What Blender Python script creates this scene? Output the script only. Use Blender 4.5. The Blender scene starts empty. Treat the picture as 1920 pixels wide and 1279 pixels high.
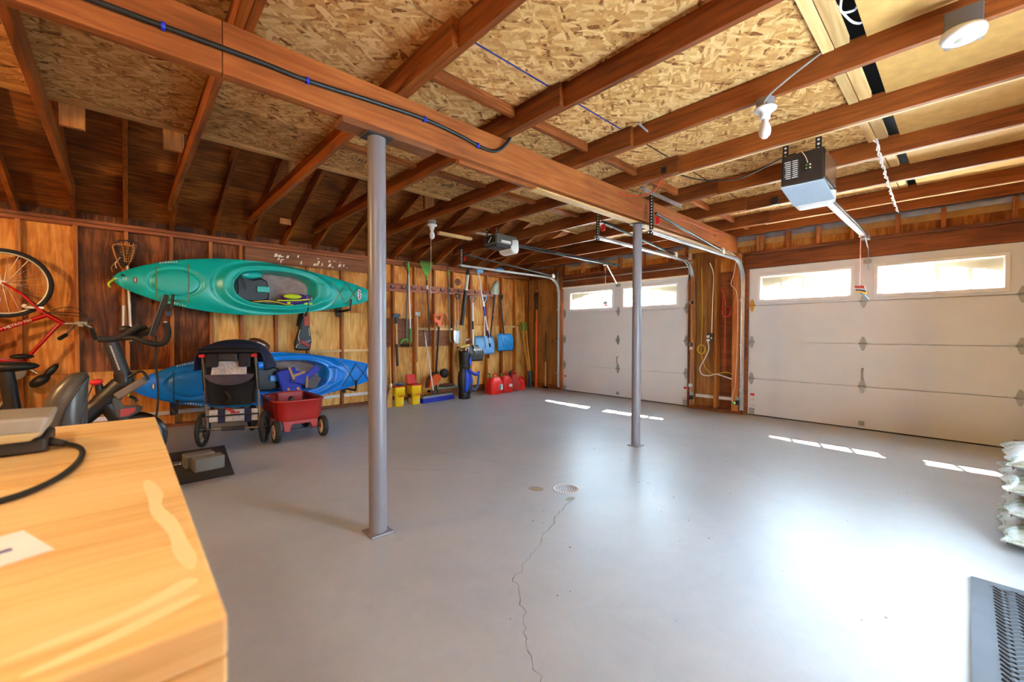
import bpy, bmesh, math, random
from mathutils import Vector, Matrix
random.seed(7)
S = bpy.context.scene
COL = S.collection

# ------------------------------------------------------------------ camera, sky, sun, lights, exposure
cam_d = bpy.data.cameras.new('camera')
cam = bpy.data.objects.new('camera', cam_d)
COL.objects.link(cam)
cam_d.sensor_width = 36.0
cam_d.lens = 36.0 * 787.77 / 1920.0
cam_d.clip_start = 0.02
cam_d.dof.use_dof = True
cam_d.dof.focus_distance = 4.6
cam_d.dof.aperture_fstop = 2.8
_yaw, _pit, _rol = math.radians(42.7016), math.radians(-1.0548), math.radians(0.1442)
_f = Vector((math.sin(_yaw)*math.cos(_pit), math.cos(_yaw)*math.cos(_pit), math.sin(_pit)))
_r = _f.cross(Vector((0, 0, 1))).normalized()
_u = _r.cross(_f)
_r, _u = math.cos(_rol)*_r + math.sin(_rol)*_u, -math.sin(_rol)*_r + math.cos(_rol)*_u
cam.matrix_world = Matrix(((_r.x, _u.x, -_f.x, 0), (_r.y, _u.y, -_f.y, 0), (_r.z, _u.z, -_f.z, 1.25), (0, 0, 0, 1)))
S.camera = cam

S.view_settings.view_transform = 'Standard'
S.view_settings.look = 'None'
S.view_settings.exposure = 1.2
S.view_settings.gamma = 1.0
S.view_settings.use_curve_mapping = False

W = bpy.data.worlds.new('daylight_sky')
S.world = W
W.use_nodes = True
_bg = W.node_tree.nodes['Background']
_bg.inputs['Color'].default_value = (0.60, 0.81, 1.0, 1)
_bg.inputs['Strength'].default_value = 33.0

def light(name, typ, loc, energy, color, **kw):
    d = bpy.data.lights.new(name, typ)
    o = bpy.data.objects.new(name, d)
    COL.objects.link(o)
    o.location = loc
    d.energy = energy
    d.color = color
    for k, v in kw.items():
        setattr(d, k, v)
    return o

sun = light('sun', 'SUN', (12, 3, 9), 85.0, (1.0, 0.95, 0.86), angle=math.radians(0.6))
sun.rotation_euler = Vector((-1.4, -0.5, -1.94)).to_track_quat('-Z', 'Y').to_euler()

# ------------------------------------------------------------------ mesh helpers
def V(*a):
    return Vector(a)

class MB:
    """collects shapes in world coordinates; obj() links them as one mesh"""
    def __init__(s):
        s.v = []; s.f = []; s.sm = []
    def add(s, vs, fs, smooth=False):
        n = len(s.v)
        s.v += [tuple(p) for p in vs]
        for f in fs:
            s.f.append([i+n for i in f]); s.sm.append(smooth)
        return s
    def box(s, x0, x1, y0, y1, z0, z1):
        vs = [(x, y, z) for x in (x0, x1) for y in (y0, y1) for z in (z0, z1)]
        return s.add(vs, [(0,1,3,2), (4,6,7,5), (0,4,5,1), (2,3,7,6), (0,2,6,4), (1,5,7,3)])
    def obox(s, p, q, w, h, up=(0,0,1)):
        """bar from p to q, width w sideways, height h along up"""
        p = Vector(p); q = Vector(q); d = (q-p).normalized(); up = Vector(up)
        sd = d.cross(up)
        if sd.length < 1e-4: sd = d.cross(Vector((1,0,0)))
        sd.normalize(); u = sd.cross(d).normalized()
        vs = []
        for c in (p, q):
            for a, b in ((-1,-1), (1,-1), (1,1), (-1,1)):
                vs.append(c + sd*a*w/2 + u*b*h/2)
        return s.add(vs, [(3,2,1,0), (4,5,6,7), (0,1,5,4), (1,2,6,5), (2,3,7,6), (3,0,4,7)])
    def tube(s, pts, r, n=8, caps=True, closed=False, smooth=True):
        """tube along a polyline; r number or list"""
        P = [Vector(p) for p in pts]
        m = len(P)
        R = r if isinstance(r, (list, tuple)) else [r]*m
        prev = None; vs = []
        for i in range(m):
            if closed: d = P[(i+1) % m] - P[i-1]
            else: d = P[min(i+1, m-1)] - P[max(i-1, 0)]
            if d.length < 1e-9: d = Vector((0,0,1))
            d.normalize()
            if prev is None:
                a = Vector((0,0,1)) if abs(d.z) < 0.9 else Vector((1,0,0))
                u = d.cross(a).normalized()
            else:
                u = prev - d*prev.dot(d)
                if u.length < 1e-6: u = d.orthogonal()
                u.normalize()
            prev = u; w = d.cross(u)
            for k in range(n):
                t = 2*math.pi*k/n
                vs.append(P[i] + (u*math.cos(t) + w*math.sin(t))*R[i])
        fs = []
        for i in range(m if closed else m-1):
            j = (i+1) % m
            for k in range(n):
                k2 = (k+1) % n
                fs.append((i*n+k, i*n+k2, j*n+k2, j*n+k))
        s.add(vs, fs, smooth)
        if caps and not closed:
            s.add(vs[:n], [tuple(range(n))[::-1]]); s.add(vs[-n:], [tuple(range(n))])
        return s
    def cyl(s, p, q, r, r2=None, n=16, smooth=True):
        return s.tube([p, q], [r, r if r2 is None else r2], n, True, False, smooth)
    def lathe(s, prof, c, axis=(0,0,1), n=24, smooth=True):
        """prof: (radius, height along axis) list, turned about axis through c"""
        c = Vector(c); ax = Vector(axis).normalized(); u = ax.orthogonal().normalized(); w = ax.cross(u)
        vs = []; m = len(prof)
        for r, h in prof:
            for k in range(n):
                t = 2*math.pi*k/n
                vs.append(c + ax*h + (u*math.cos(t) + w*math.sin(t))*max(r, 1e-4))
        fs = [(i*n+k, i*n+(k+1) % n, (i+1)*n+(k+1) % n, (i+1)*n+k) for i in range(m-1) for k in range(n)]
        return s.add(vs, fs, smooth)
    def ell(s, c, rx, ry, rz, n=16, m=10, rot=None):
        vs = []; c = Vector(c)
        for i in range(m+1):
            a = math.pi*i/m
            for k in range(n):
                t = 2*math.pi*k/n
                p = Vector((rx*math.sin(a)*math.cos(t), ry*math.sin(a)*math.sin(t), rz*math.cos(a)))
                vs.append(c + (rot @ p if rot else p))
        fs = [(i*n+k, (i+1)*n+k, (i+1)*n+(k+1) % n, i*n+(k+1) % n) for i in range(m) for k in range(n)]
        return s.add(vs, fs, True)
    def prism(s, pts, d, flip=False):
        """flat outline of 3-D points pushed by vector d"""
        P = [Vector(p) for p in pts]; d = Vector(d); n = len(P)
        vs = P + [p + d for p in P]
        fs = [tuple(range(n)), tuple(range(n, 2*n))[::-1]] + [(i, i+n, (i+1) % n + n, (i+1) % n) for i in range(n)]
        return s.add(vs, fs)
    def ring(s, outer, inner, d):
        """frame between two outlines of equal count, pushed by d"""
        O = [Vector(p) for p in outer]; I = [Vector(p) for p in inner]; d = Vector(d); n = len(O)
        vs = O + I + [p+d for p in O] + [p+d for p in I]
        fs = []
        for i in range(n):
            j = (i+1) % n
            fs += [(i, j, n+j, n+i), (2*n+i, 3*n+i, 3*n+j, 2*n+j), (i, 2*n+i, 2*n+j, j), (n+i, n+j, 3*n+j, 3*n+i)]
        return s.add(vs, fs)
    def grid(s, P, closed_u=False, closed_v=False, smooth=True):
        """P[i][j] points"""
        a = len(P); b = len(P[0])
        vs = [p for row in P for p in row]
        fs = []
        for i in range(a if closed_u else a-1):
            for j in range(b if closed_v else b-1):
                i2 = (i+1) % a; j2 = (j+1) % b
                fs.append((i*b+j, i2*b+j, i2*b+j2, i*b+j2))
        return s.add(vs, fs, smooth)
    def xf(s, M):
        s.v = [tuple(M @ Vector(p)) for p in s.v]; return s
    def obj(s, name, mat, parent=None, bev=0, loc=None, sub=0, fix=True):
        me = bpy.data.meshes.new(name)
        off = Vector((0,0,0))
        if parent is not None:
            q = parent
            while q is not None:
                off += Vector(q.location); q = q.parent
        o = bpy.data.objects.new(name, me)
        COL.objects.link(o)
        if loc is not None:
            o.location = Vector(loc) - off; base = Vector(loc)
        else:
            base = off
        me.from_pydata([tuple(Vector(p) - base) for p in s.v], [], s.f)
        me.polygons.foreach_set('use_smooth', s.sm)
        if fix:
            bm = bmesh.new(); bm.from_mesh(me)
            bmesh.ops.recalc_face_normals(bm, faces=bm.faces); bm.to_mesh(me); bm.free()
        me.materials.append(mat)
        if parent is not None: o.parent = parent
        if bev:
            b = o.modifiers.new('bevel', 'BEVEL'); b.width = bev; b.segments = 2; b.limit_method = 'ANGLE'
        if sub:
            b = o.modifiers.new('subsurf', 'SUBSURF'); b.levels = sub; b.render_levels = sub
        return o

def spline(pts, k=6, closed=False):
    """Catmull-Rom through points"""
    P = [Vector(p) for p in pts]; n = len(P); out = []
    rng = range(n if closed else n-1)
    for i in rng:
        if closed: a, b, c, d = P[i-1], P[i], P[(i+1) % n], P[(i+2) % n]
        else: a, b, c, d = P[max(i-1,0)], P[i], P[i+1], P[min(i+2,n-1)]
        for j in range(k):
            t = j/k
            out.append(0.5*((2*b) + (c-a)*t + (2*a-5*b+4*c-d)*t*t + (3*b-a-3*c+d)*t**3))
    if not closed: out.append(P[-1])
    return out

def lerp1(x, tab):
    for (x0, y0), (x1, y1) in zip(tab, tab[1:]):
        if x <= x1:
            t = min(max((x-x0)/(x1-x0), 0), 1); return y0 + (y1-y0)*t
    return tab[-1][1]

def empty(name, loc):
    o = bpy.data.objects.new(name, None); COL.objects.link(o); o.location = loc; o.empty_display_size = 0.1
    return o
def thing(name, label, cat, loc, group=None):
    o = empty(name, loc); tag(o, label, cat, group); return o
def tag(o, label, cat, group=None):
    o['label'] = label; o['category'] = cat
    if group: o['group'] = group
    return o
def struct(name, loc=(0,0,0), label=None):
    o = empty(name, loc); o['kind'] = 'structure'
    if label: o['label'] = label
    return o
def copy_thing(root, loc, label=None, group=None, rotz=None):
    def cp(o, par):
        c = o.copy(); COL.objects.link(c); c.parent = par
        for ch in list(o.children): cp(ch, c)
        return c
    r = cp(root, None); r.location = loc
    if rotz is not None: r.rotation_euler.z = rotz
    if label: r['label'] = label
    if group: r['group'] = group
    return r
def text_mesh(name, body, size, mat, parent, loc, rot, extrude=0.001, align='CENTER'):
    cu = bpy.data.curves.new(name, 'FONT'); cu.body = body; cu.size = size; cu.extrude = extrude
    cu.align_x = align; cu.align_y = 'CENTER'; cu.resolution_u = 2
    tmp = bpy.data.objects.new(name, cu); COL.objects.link(tmp)
    dg = bpy.context.evaluated_depsgraph_get()
    me = bpy.data.meshes.new_from_object(tmp.evaluated_get(dg))
    bpy.data.objects.remove(tmp)
    o = bpy.data.objects.new(name, me); COL.objects.link(o)
    me.materials.clear(); me.materials.append(mat)
    off = Vector((0,0,0)); q = parent
    while q is not None: off += Vector(q.location); q = q.parent
    o.parent = parent; o.location = Vector(loc) - off; o.rotation_euler = rot
    return o

# ------------------------------------------------------------------ materials
def srgb(r, g, b):
    f = lambda c: (c/255/12.92) if c/255 <= 0.04045 else ((c/255+0.055)/1.055)**2.4
    return (f(r), f(g), f(b), 1)
def _new(name):
    m = bpy.data.materials.new(name); m.use_nodes = True
    nt = m.node_tree; b = nt.nodes['Principled BSDF']
    return m, nt, b
def N(nt, typ, **kw):
    n = nt.nodes.new(typ)
    for k, v in kw.items():
        if k.startswith('i_'): n.inputs[k[2:].replace('_', ' ')].default_value = v
        else: setattr(n, k, v)
    return n
def ramp(nt, stops, interp='LINEAR'):
    n = nt.nodes.new('ShaderNodeValToRGB'); cr = n.color_ramp; cr.interpolation = interp
    while len(cr.elements) < len(stops): cr.elements.new(0.5)
    for e, (p, c) in zip(cr.elements, stops): e.position = p; e.color = c
    return n
def plain(name, rgb, rough=0.5, metal=0.0, var=0.08, scale=8.0, bump=0.0, spec=None, coat=0.0):
    """procedural single colour with gentle tone variation"""
    m, nt, b = _new(name)
    L = nt.links.new
    tc = N(nt, 'ShaderNodeTexCoord'); nz = N(nt, 'ShaderNodeTexNoise', i_Scale=scale, i_Detail=4.0)
    L(tc.outputs['Object'], nz.inputs['Vector'])
    c = srgb(*rgb)
    lo = tuple(x*(1-var) for x in c[:3]) + (1,); hi = tuple(min(x*(1+var), 1) for x in c[:3]) + (1,)
    rp = ramp(nt, [(0.3, lo), (0.7, hi)])
    L(nz.outputs['Fac'], rp.inputs['Fac']); L(rp.outputs['Color'], b.inputs['Base Color'])
    b.inputs['Roughness'].default_value = rough; b.inputs['Metallic'].default_value = metal
    if spec is not None: b.inputs['Specular IOR Level'].default_value = spec
    if coat: b.inputs['Coat Weight'].default_value = coat
    if bump:
        bp = N(nt, 'ShaderNodeBump', i_Strength=bump, i_Distance=0.004)
        n2 = N(nt, 'ShaderNodeTexNoise', i_Scale=scale*8, i_Detail=3.0)
        L(tc.outputs['Object'], n2.inputs['Vector']); L(n2.outputs['Fac'], bp.inputs['Height']); L(bp.outputs['Normal'], b.inputs['Normal'])
    return m
def wood(name, dark, mid, lite, axis='z', rough=0.55, k=1.0, knots=0.6, rand=0.25, spec=0.35):
    m, nt, b = _new(name); L = nt.links.new
    tc = N(nt, 'ShaderNodeTexCoord'); oi = N(nt, 'ShaderNodeObjectInfo')
    ad = N(nt, 'ShaderNodeVectorMath', operation='ADD')
    ml = N(nt, 'ShaderNodeVectorMath', operation='SCALE'); ml.inputs['Scale'].default_value = 9.0
    cx = N(nt, 'ShaderNodeCombineXYZ')
    for q in 'XYZ': L(oi.outputs['Random'], cx.inputs[q])
    L(cx.outputs[0], ml.inputs[0]); L(tc.outputs['Object'], ad.inputs[0]); L(ml.outputs[0], ad.inputs[1])
    mp = N(nt, 'ShaderNodeMapping')
    sc = {'x': (1.0, 16, 16), 'y': (16, 1.0, 16), 'z': (16, 16, 1.0)}[axis]
    mp.inputs['Scale'].default_value = tuple(v*k for v in sc)
    L(ad.outputs[0], mp.inputs['Vector'])
    n1 = N(nt, 'ShaderNodeTexNoise', i_Scale=1.6, i_Detail=6.0, i_Roughness=0.62, i_Distortion=0.9)
    L(mp.outputs[0], n1.inputs['Vector'])
    n2 = N(nt, 'ShaderNodeTexNoise', i_Scale=1.3*k, i_Detail=3.0)
    L(ad.outputs[0], n2.inputs['Vector'])
    mx = N(nt, 'ShaderNodeMath', operation='MULTIPLY_ADD'); mx.inputs[1].default_value = 0.6
    L(n1.outputs['Fac'], mx.inputs[0])
    mm = N(nt, 'ShaderNodeMath', operation='MULTIPLY'); mm.inputs[1].default_value = 0.42
    L(n2.outputs['Fac'], mm.inputs[0]); L(mm.outputs[0], mx.inputs[2])
    rp = ramp(nt, [(0.34, srgb(*dark)), (0.5, srgb(*mid)), (0.68, srgb(*lite))])
    L(mx.outputs[0], rp.inputs['Fac'])
    mk = N(nt, 'ShaderNodeMapping')
    s2 = {'x': (1.6, 5, 5), 'y': (5, 1.6, 5), 'z': (5, 5, 1.6)}[axis]
    mk.inputs['Scale'].default_value = s2; L(ad.outputs[0], mk.inputs['Vector'])
    vo = N(nt, 'ShaderNodeTexVoronoi', i_Scale=1.0); L(mk.outputs[0], vo.inputs['Vector'])
    kr = ramp(nt, [(0.03, (1-knots,)*3+(1,)), (0.13, (1,1,1,1))]); L(vo.outputs['Distance'], kr.inputs['Fac'])
    mu = N(nt, 'ShaderNodeMix', data_type='RGBA', blend_type='MULTIPLY'); mu.inputs['Factor'].default_value = 1.0
    L(rp.outputs['Color'], mu.inputs['A']); L(kr.outputs['Color'], mu.inputs['B'])
    hs = N(nt, 'ShaderNodeHueSaturation')
    mr = N(nt, 'ShaderNodeMapRange'); mr.inputs['To Min'].default_value = 1-rand; mr.inputs['To Max'].default_value = 1+rand*0.7
    L(oi.outputs['Random'], mr.inputs['Value']); L(mr.outputs[0], hs.inputs['Value']); L(mu.outputs['Result'], hs.inputs['Color'])
    L(hs.outputs[0], b.inputs['Base Color'])
    b.inputs['Roughness'].default_value = rough; b.inputs['Specular IOR Level'].default_value = spec
    bp = N(nt, 'ShaderNodeBump', i_Strength=0.25, i_Distance=0.004); L(n1.outputs['Fac'], bp.inputs['Height']); L(bp.outputs['Normal'], b.inputs['Normal'])
    return m
def plywood(name, dark, mid, lite, axis='z', k=1.0, rough=0.6, blotch=0.35):
    """rotary-cut veneer: wavy cathedral grain"""
    m, nt, b = _new(name); L = nt.links.new
    tc = N(nt, 'ShaderNodeTexCoord'); oi = N(nt, 'ShaderNodeObjectInfo')
    cx = N(nt, 'ShaderNodeCombineXYZ')
    for q in 'XYZ': L(oi.outputs['Random'], cx.inputs[q])
    ml = N(nt, 'ShaderNodeVectorMath', operation='SCALE'); ml.inputs['Scale'].default_value = 13.0; L(cx.outputs[0], ml.inputs[0])
    ad = N(nt, 'ShaderNodeVectorMath', operation='ADD'); L(tc.outputs['Object'], ad.inputs[0]); L(ml.outputs[0], ad.inputs[1])
    mp = N(nt, 'ShaderNodeMapping')
    mp.inputs['Scale'].default_value = {'x': (0.5, 4, 4), 'y': (4, 0.5, 4), 'z': (4, 4, 0.5)}[axis]
    L(ad.outputs[0], mp.inputs['Vector'])
    n0 = N(nt, 'ShaderNodeTexNoise', i_Scale=1.1*k, i_Detail=2.0, i_Distortion=0.4); L(mp.outputs[0], n0.inputs['Vector'])
    mu = N(nt, 'ShaderNodeMath', operation='MULTIPLY'); mu.inputs[1].default_value = 58.0; L(n0.outputs['Fac'], mu.inputs[0])
    sn = N(nt, 'ShaderNodeMath', operation='SINE'); L(mu.outputs[0], sn.inputs[0])
    n1 = N(nt, 'ShaderNodeTexNoise', i_Scale=9.0*k, i_Detail=5.0); L(mp.outputs[0], n1.inputs['Vector'])
    n2 = N(nt, 'ShaderNodeTexNoise', i_Scale=2.2, i_Detail=4.0); L(ad.outputs[0], n2.inputs['Vector'])
    a1 = N(nt, 'ShaderNodeMath', operation='MULTIPLY_ADD'); a1.inputs[1].default_value = 0.055; L(sn.outputs[0], a1.inputs[0])
    m1 = N(nt, 'ShaderNodeMath', operation='MULTIPLY_ADD'); m1.inputs[1].default_value = 0.42; m1.inputs[2].default_value = 0.29 - blotch*0.5
    L(n1.outputs['Fac'], m1.inputs[0]); L(m1.outputs[0], a1.inputs[2])
    a2 = N(nt, 'ShaderNodeMath', operation='MULTIPLY_ADD'); a2.inputs[1].default_value = blotch; L(n2.outputs['Fac'], a2.inputs[0]); L(a1.outputs[0], a2.inputs[2])
    rp = ramp(nt, [(0.3, srgb(*dark)), (0.5, srgb(*mid)), (0.66, srgb(*lite))]); L(a2.outputs[0], rp.inputs['Fac'])
    hs = N(nt, 'ShaderNodeHueSaturation'); mr = N(nt, 'ShaderNodeMapRange'); mr.inputs['To Min'].default_value = 0.85; mr.inputs['To Max'].default_value = 1.15
    L(oi.outputs['Random'], mr.inputs['Value']); L(mr.outputs[0], hs.inputs['Value']); L(rp.outputs['Color'], hs.inputs['Color'])
    L(hs.outputs[0], b.inputs['Base Color']); b.inputs['Roughness'].default_value = rough; b.inputs['Specular IOR Level'].default_value = 0.3
    return m
def osb(name, cols, k=1.0):
    m, nt, b = _new(name); L = nt.links.new
    tc = N(nt, 'ShaderNodeTexCoord')
    nz = N(nt, 'ShaderNodeTexNoise', i_Scale=6.0, i_Detail=2.0); L(tc.outputs['Object'], nz.inputs['Vector'])
    mxv = N(nt, 'ShaderNodeMix', data_type='RGBA', blend_type='LINEAR_LIGHT'); mxv.inputs['Factor'].default_value = 0.02
    L(tc.outputs['Object'], mxv.inputs['A']); L(nz.outputs['Color'], mxv.inputs['B'])
    vs = []
    for rot, sc in ((0.2, (46, 10, 1)), (-0.7, (40, 11, 1)), (1.1, (52, 12, 1)), (2.2, (44, 12, 1))):
        m0 = N(nt, 'ShaderNodeMapping'); m0.inputs['Rotation'].default_value = (0, 0, rot); L(mxv.outputs['Result'], m0.inputs['Vector'])
        mp = N(nt, 'ShaderNodeMapping'); mp.inputs['Scale'].default_value = tuple(q*k for q in sc)
        L(m0.outputs[0], mp.inputs['Vector'])
        v = N(nt, 'ShaderNodeTexVoronoi', voronoi_dimensions='2D', i_Scale=1.0); L(mp.outputs[0], v.inputs['Vector'])
        s = N(nt, 'ShaderNodeSeparateColor'); L(v.outputs['Color'], s.inputs[0]); vs.append((v, s))
    def pick(a, bb, sel, th):
        g = N(nt, 'ShaderNodeMath', operation='GREATER_THAN'); g.inputs[1].default_value = th; L(sel, g.inputs[0])
        x = N(nt, 'ShaderNodeMix', data_type='FLOAT'); L(g.outputs[0], x.inputs['Factor']); L(a, x.inputs['A']); L(bb, x.inputs['B'])
        return x.outputs['Result']
    f1 = pick(vs[0][1].outputs[0], vs[1][1].outputs[0], vs[1][1].outputs[1], 0.5)
    f2 = pick(f1, vs[2][1].outputs[0], vs[2][1].outputs[1], 0.55)
    f3 = pick(f2, vs[3][1].outputs[0], vs[3][1].outputs[1], 0.7)
    fn = N(nt, 'ShaderNodeTexNoise', i_Scale=60.0, i_Detail=4.0); L(tc.outputs['Object'], fn.inputs['Vector'])
    ma = N(nt, 'ShaderNodeMath', operation='MULTIPLY_ADD'); ma.inputs[1].default_value = 0.5; ma.inputs[2].default_value = -0.25; L(fn.outputs['Fac'], ma.inputs[0])
    sm = N(nt, 'ShaderNodeMath', operation='ADD'); L(f3, sm.inputs[0]); L(ma.outputs[0], sm.inputs[1])
    rp = ramp(nt, [(0.0, srgb(*cols[0])), (0.10, srgb(*cols[1])), (0.5, srgb(*cols[2])), (0.95, srgb(*cols[3]))]); L(sm.outputs[0], rp.inputs['Fac'])
    L(rp.outputs['Color'], b.inputs['Base Color']); b.inputs['Roughness'].default_value = 0.7; b.inputs['Specular IOR Level'].default_value = 0.25
    bp = N(nt, 'ShaderNodeBump', i_Strength=0.3, i_Distance=0.003); L(sm.outputs[0], bp.inputs['Height']); L(bp.outputs['Normal'], b.inputs['Normal'])
    return m
def concrete(name):
    m, nt, b = _new(name); L = nt.links.new
    tc = N(nt, 'ShaderNodeTexCoord')
    n1 = N(nt, 'ShaderNodeTexNoise', i_Scale=0.9, i_Detail=7.0, i_Roughness=0.6, i_Distortion=0.5); L(tc.outputs['Object'], n1.inputs['Vector'])
    n2 = N(nt, 'ShaderNodeTexNoise', i_Scale=7.0, i_Detail=6.0, i_Roughness=0.7, i_Distortion=1.0); L(tc.outputs['Object'], n2.inputs['Vector'])
    ad = N(nt, 'ShaderNodeMath', operation='MULTIPLY_ADD'); ad.inputs[1].default_value = 0.35; L(n2.outputs['Fac'], ad.inputs[0])
    mu = N(nt, 'ShaderNodeMath', operation='MULTIPLY'); mu.inputs[1].default_value = 0.65; L(n1.outputs['Fac'], mu.inputs[0]); L(mu.outputs[0], ad.inputs[2])
    rp = ramp(nt, [(0.3, srgb(150, 154, 158)), (0.5, srgb(162, 165, 169)), (0.7, srgb(172, 175, 178))]); L(ad.outputs[0], rp.inputs['Fac'])
    # scattered grit and chips
    vo = N(nt, 'ShaderNodeTexVoronoi', i_Scale=5.0); L(tc.outputs['Object'], vo.inputs['Vector'])
    vr = ramp(nt, [(0.015, (0.4,)*3+(1,)), (0.025, (1,1,1,1))]); L(vo.outputs['Distance'], vr.inputs['Fac'])
    mx = N(nt, 'ShaderNodeMix', data_type='RGBA', blend_type='MULTIPLY'); mx.inputs['Factor'].default_value = 0.5; L(rp.outputs['Color'], mx.inputs['A']); L(vr.outputs['Color'], mx.inputs['B'])
    L(mx.outputs['Result'], b.inputs['Base Color'])
    r2 = ramp(nt, [(0.3, (0.33,)*3+(1,)), (0.7, (0.39,)*3+(1,))]); L(n2.outputs['Fac'], r2.inputs['Fac']); L(r2.outputs['Color'], b.inputs['Roughness'])
    b.inputs['Specular IOR Level'].default_value = 0.48
    return m
def glass(name):
    m, nt, b = _new(name)
    L = nt.links.new
    out = nt.nodes['Material Output']; tr = N(nt, 'ShaderNodeBsdfTransparent'); gl = N(nt, 'ShaderNodeBsdfGlossy'); gl.inputs['Roughness'].default_value = 0.02
    mx = N(nt, 'ShaderNodeMixShader'); mx.inputs[0].default_value = 0.06
    tr.inputs['Color'].default_value = (0.95, 0.97, 0.97, 1)
    L(tr.outputs[0], mx.inputs[1]); L(gl.outputs[0], mx.inputs[2]); L(mx.outputs[0], out.inputs['Surface'])
    return m
def emit(name, rgb, strength):
    m, nt, b = _new(name)
    b.inputs['Base Color'].default_value = srgb(*rgb); b.inputs['Emission Color'].default_value = srgb(*rgb); b.inputs['Emission Strength'].default_value = strength
    return m

M = {}
RED_D, RED_M, RED_L = (80, 36, 8), (128, 64, 18), (158, 88, 32)
M['stud'] = wood('stained_stud_wood', (118, 62, 18), (168, 98, 36), (200, 132, 58), 'z')
M['joist'] = wood('stained_joist_wood', RED_D, RED_M, RED_L, 'y', rand=0.22)
M['beam'] = wood('stained_beam_wood', (104, 52, 18), (148, 80, 32), (176, 106, 50), 'x', rand=0.06)
M['plate'] = wood('plate_wood', (88, 42, 16), (134, 70, 32), (166, 96, 48), 'x')
M['header'] = wood('header_wood', (76, 36, 16), (124, 64, 28), (158, 90, 42), 'y', knots=0.8)
M['crip'] = wood('cripple_wood', (120, 60, 24), (182, 104, 48), (212, 140, 74), 'z')
M['pale_y'] = wood('pale_strip_wood', (196, 148, 88), (226, 184, 120), (240, 208, 150), 'y', knots=0.3)
M['pale_x'] = wood('pale_block_wood', (188, 140, 84), (216, 174, 112), (232, 196, 138), 'x', knots=0.4)
M['block'] = wood('blocking_wood', RED_D, RED_M, (186, 112, 58), 'x')
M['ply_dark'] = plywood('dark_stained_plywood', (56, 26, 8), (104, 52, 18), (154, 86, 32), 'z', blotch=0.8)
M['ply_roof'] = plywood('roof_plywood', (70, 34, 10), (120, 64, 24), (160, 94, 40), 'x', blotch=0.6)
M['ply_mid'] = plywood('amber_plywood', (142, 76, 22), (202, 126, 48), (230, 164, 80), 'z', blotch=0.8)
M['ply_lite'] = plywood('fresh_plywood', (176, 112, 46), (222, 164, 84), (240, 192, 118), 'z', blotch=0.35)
M['plank_dark'] = wood('weathered_plank', (92, 48, 22), (128, 74, 38), (156, 100, 58), 'x', knots=0.3)
M['board_v'] = wood('vertical_board_wood', (104, 60, 24), (150, 96, 44), (180, 124, 64), 'z')
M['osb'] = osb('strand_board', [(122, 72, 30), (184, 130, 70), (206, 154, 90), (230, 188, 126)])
M['osb_dark'] = osb('darker_strand_board', [(92, 56, 24), (146, 100, 52), (170, 124, 70), (196, 152, 98)])  # darker tone for the far and left sheets
M['fiber'] = plain('tan_fiberboard', (206, 158, 88), 0.8, var=0.1, scale=14, bump=0.2)
M['floor'] = concrete('painted_concrete')
M['steel'] = plain('galvanised_steel', (200, 204, 208), 0.32, 0.85, var=0.1, scale=20)
M['chrome'] = plain('bright_metal', (220, 222, 224), 0.2, 0.9, var=0.03)
M['zinc'] = plain('dull_zinc', (160, 160, 156), 0.45, 0.6, var=0.1)
M['black'] = plain('black_plastic', (22, 22, 23), 0.45, var=0.2)
M['rubber'] = plain('black_rubber', (28, 27, 26), 0.75, var=0.2, bump=0.1)
M['dark'] = plain('charcoal_plastic', (48, 46, 46), 0.5, var=0.1)
M['grey'] = plain('grey_plastic', (120, 120, 122), 0.5)
M['white'] = plain('white_paint', (226, 224, 222), 0.45, var=0.02)
M['whiteplastic'] = plain('white_plastic', (214, 212, 208), 0.35, var=0.02)
M['cream'] = plain('cream_plastic', (238, 224, 196), 0.4, var=0.03)
M['doorwhite'] = plain('white_door_panel', (212, 211, 211), 0.45, var=0.025, scale=3, bump=0.06)
M['postgrey'] = plain('grey_post_paint', (120, 116, 121), 0.34, var=0.05, scale=4)
M['red'] = plain('red_plastic', (200, 34, 26), 0.4, var=0.06)
M['redflag'] = plain('red_tag', (214, 30, 34), 0.5)
M['orange'] = plain('orange_plastic', (232, 92, 26), 0.4)
M['yellow'] = plain('yellow_plastic', (244, 196, 20), 0.4, var=0.05)
M['green'] = plain('green_plastic', (84, 160, 44), 0.4)
M['blue'] = plain('blue_plastic', (24, 44, 150), 0.45)
M['cable_blue'] = plain('blue_clip', (30, 50, 210), 0.4)
M['glass'] = glass('window_glass')
M['silver'] = plain('silver_fitting_and_leak', (196, 202, 214), 0.3, 0.5, var=0.15)
M['void'] = plain('black_void', (20, 18, 16), 0.9)
M['ink'] = plain('black_ink', (44, 34, 22), 0.8)
M['woodhandle'] = wood('ash_handle', (176, 122, 66), (214, 164, 100), (232, 190, 130), 'z', k=2, knots=0, rand=0.1)
M['woodhandle_y'] = wood('golden_handle', (176, 116, 30), (216, 158, 56), (232, 184, 84), 'z', k=2, knots=0, rand=0.1)

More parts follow.
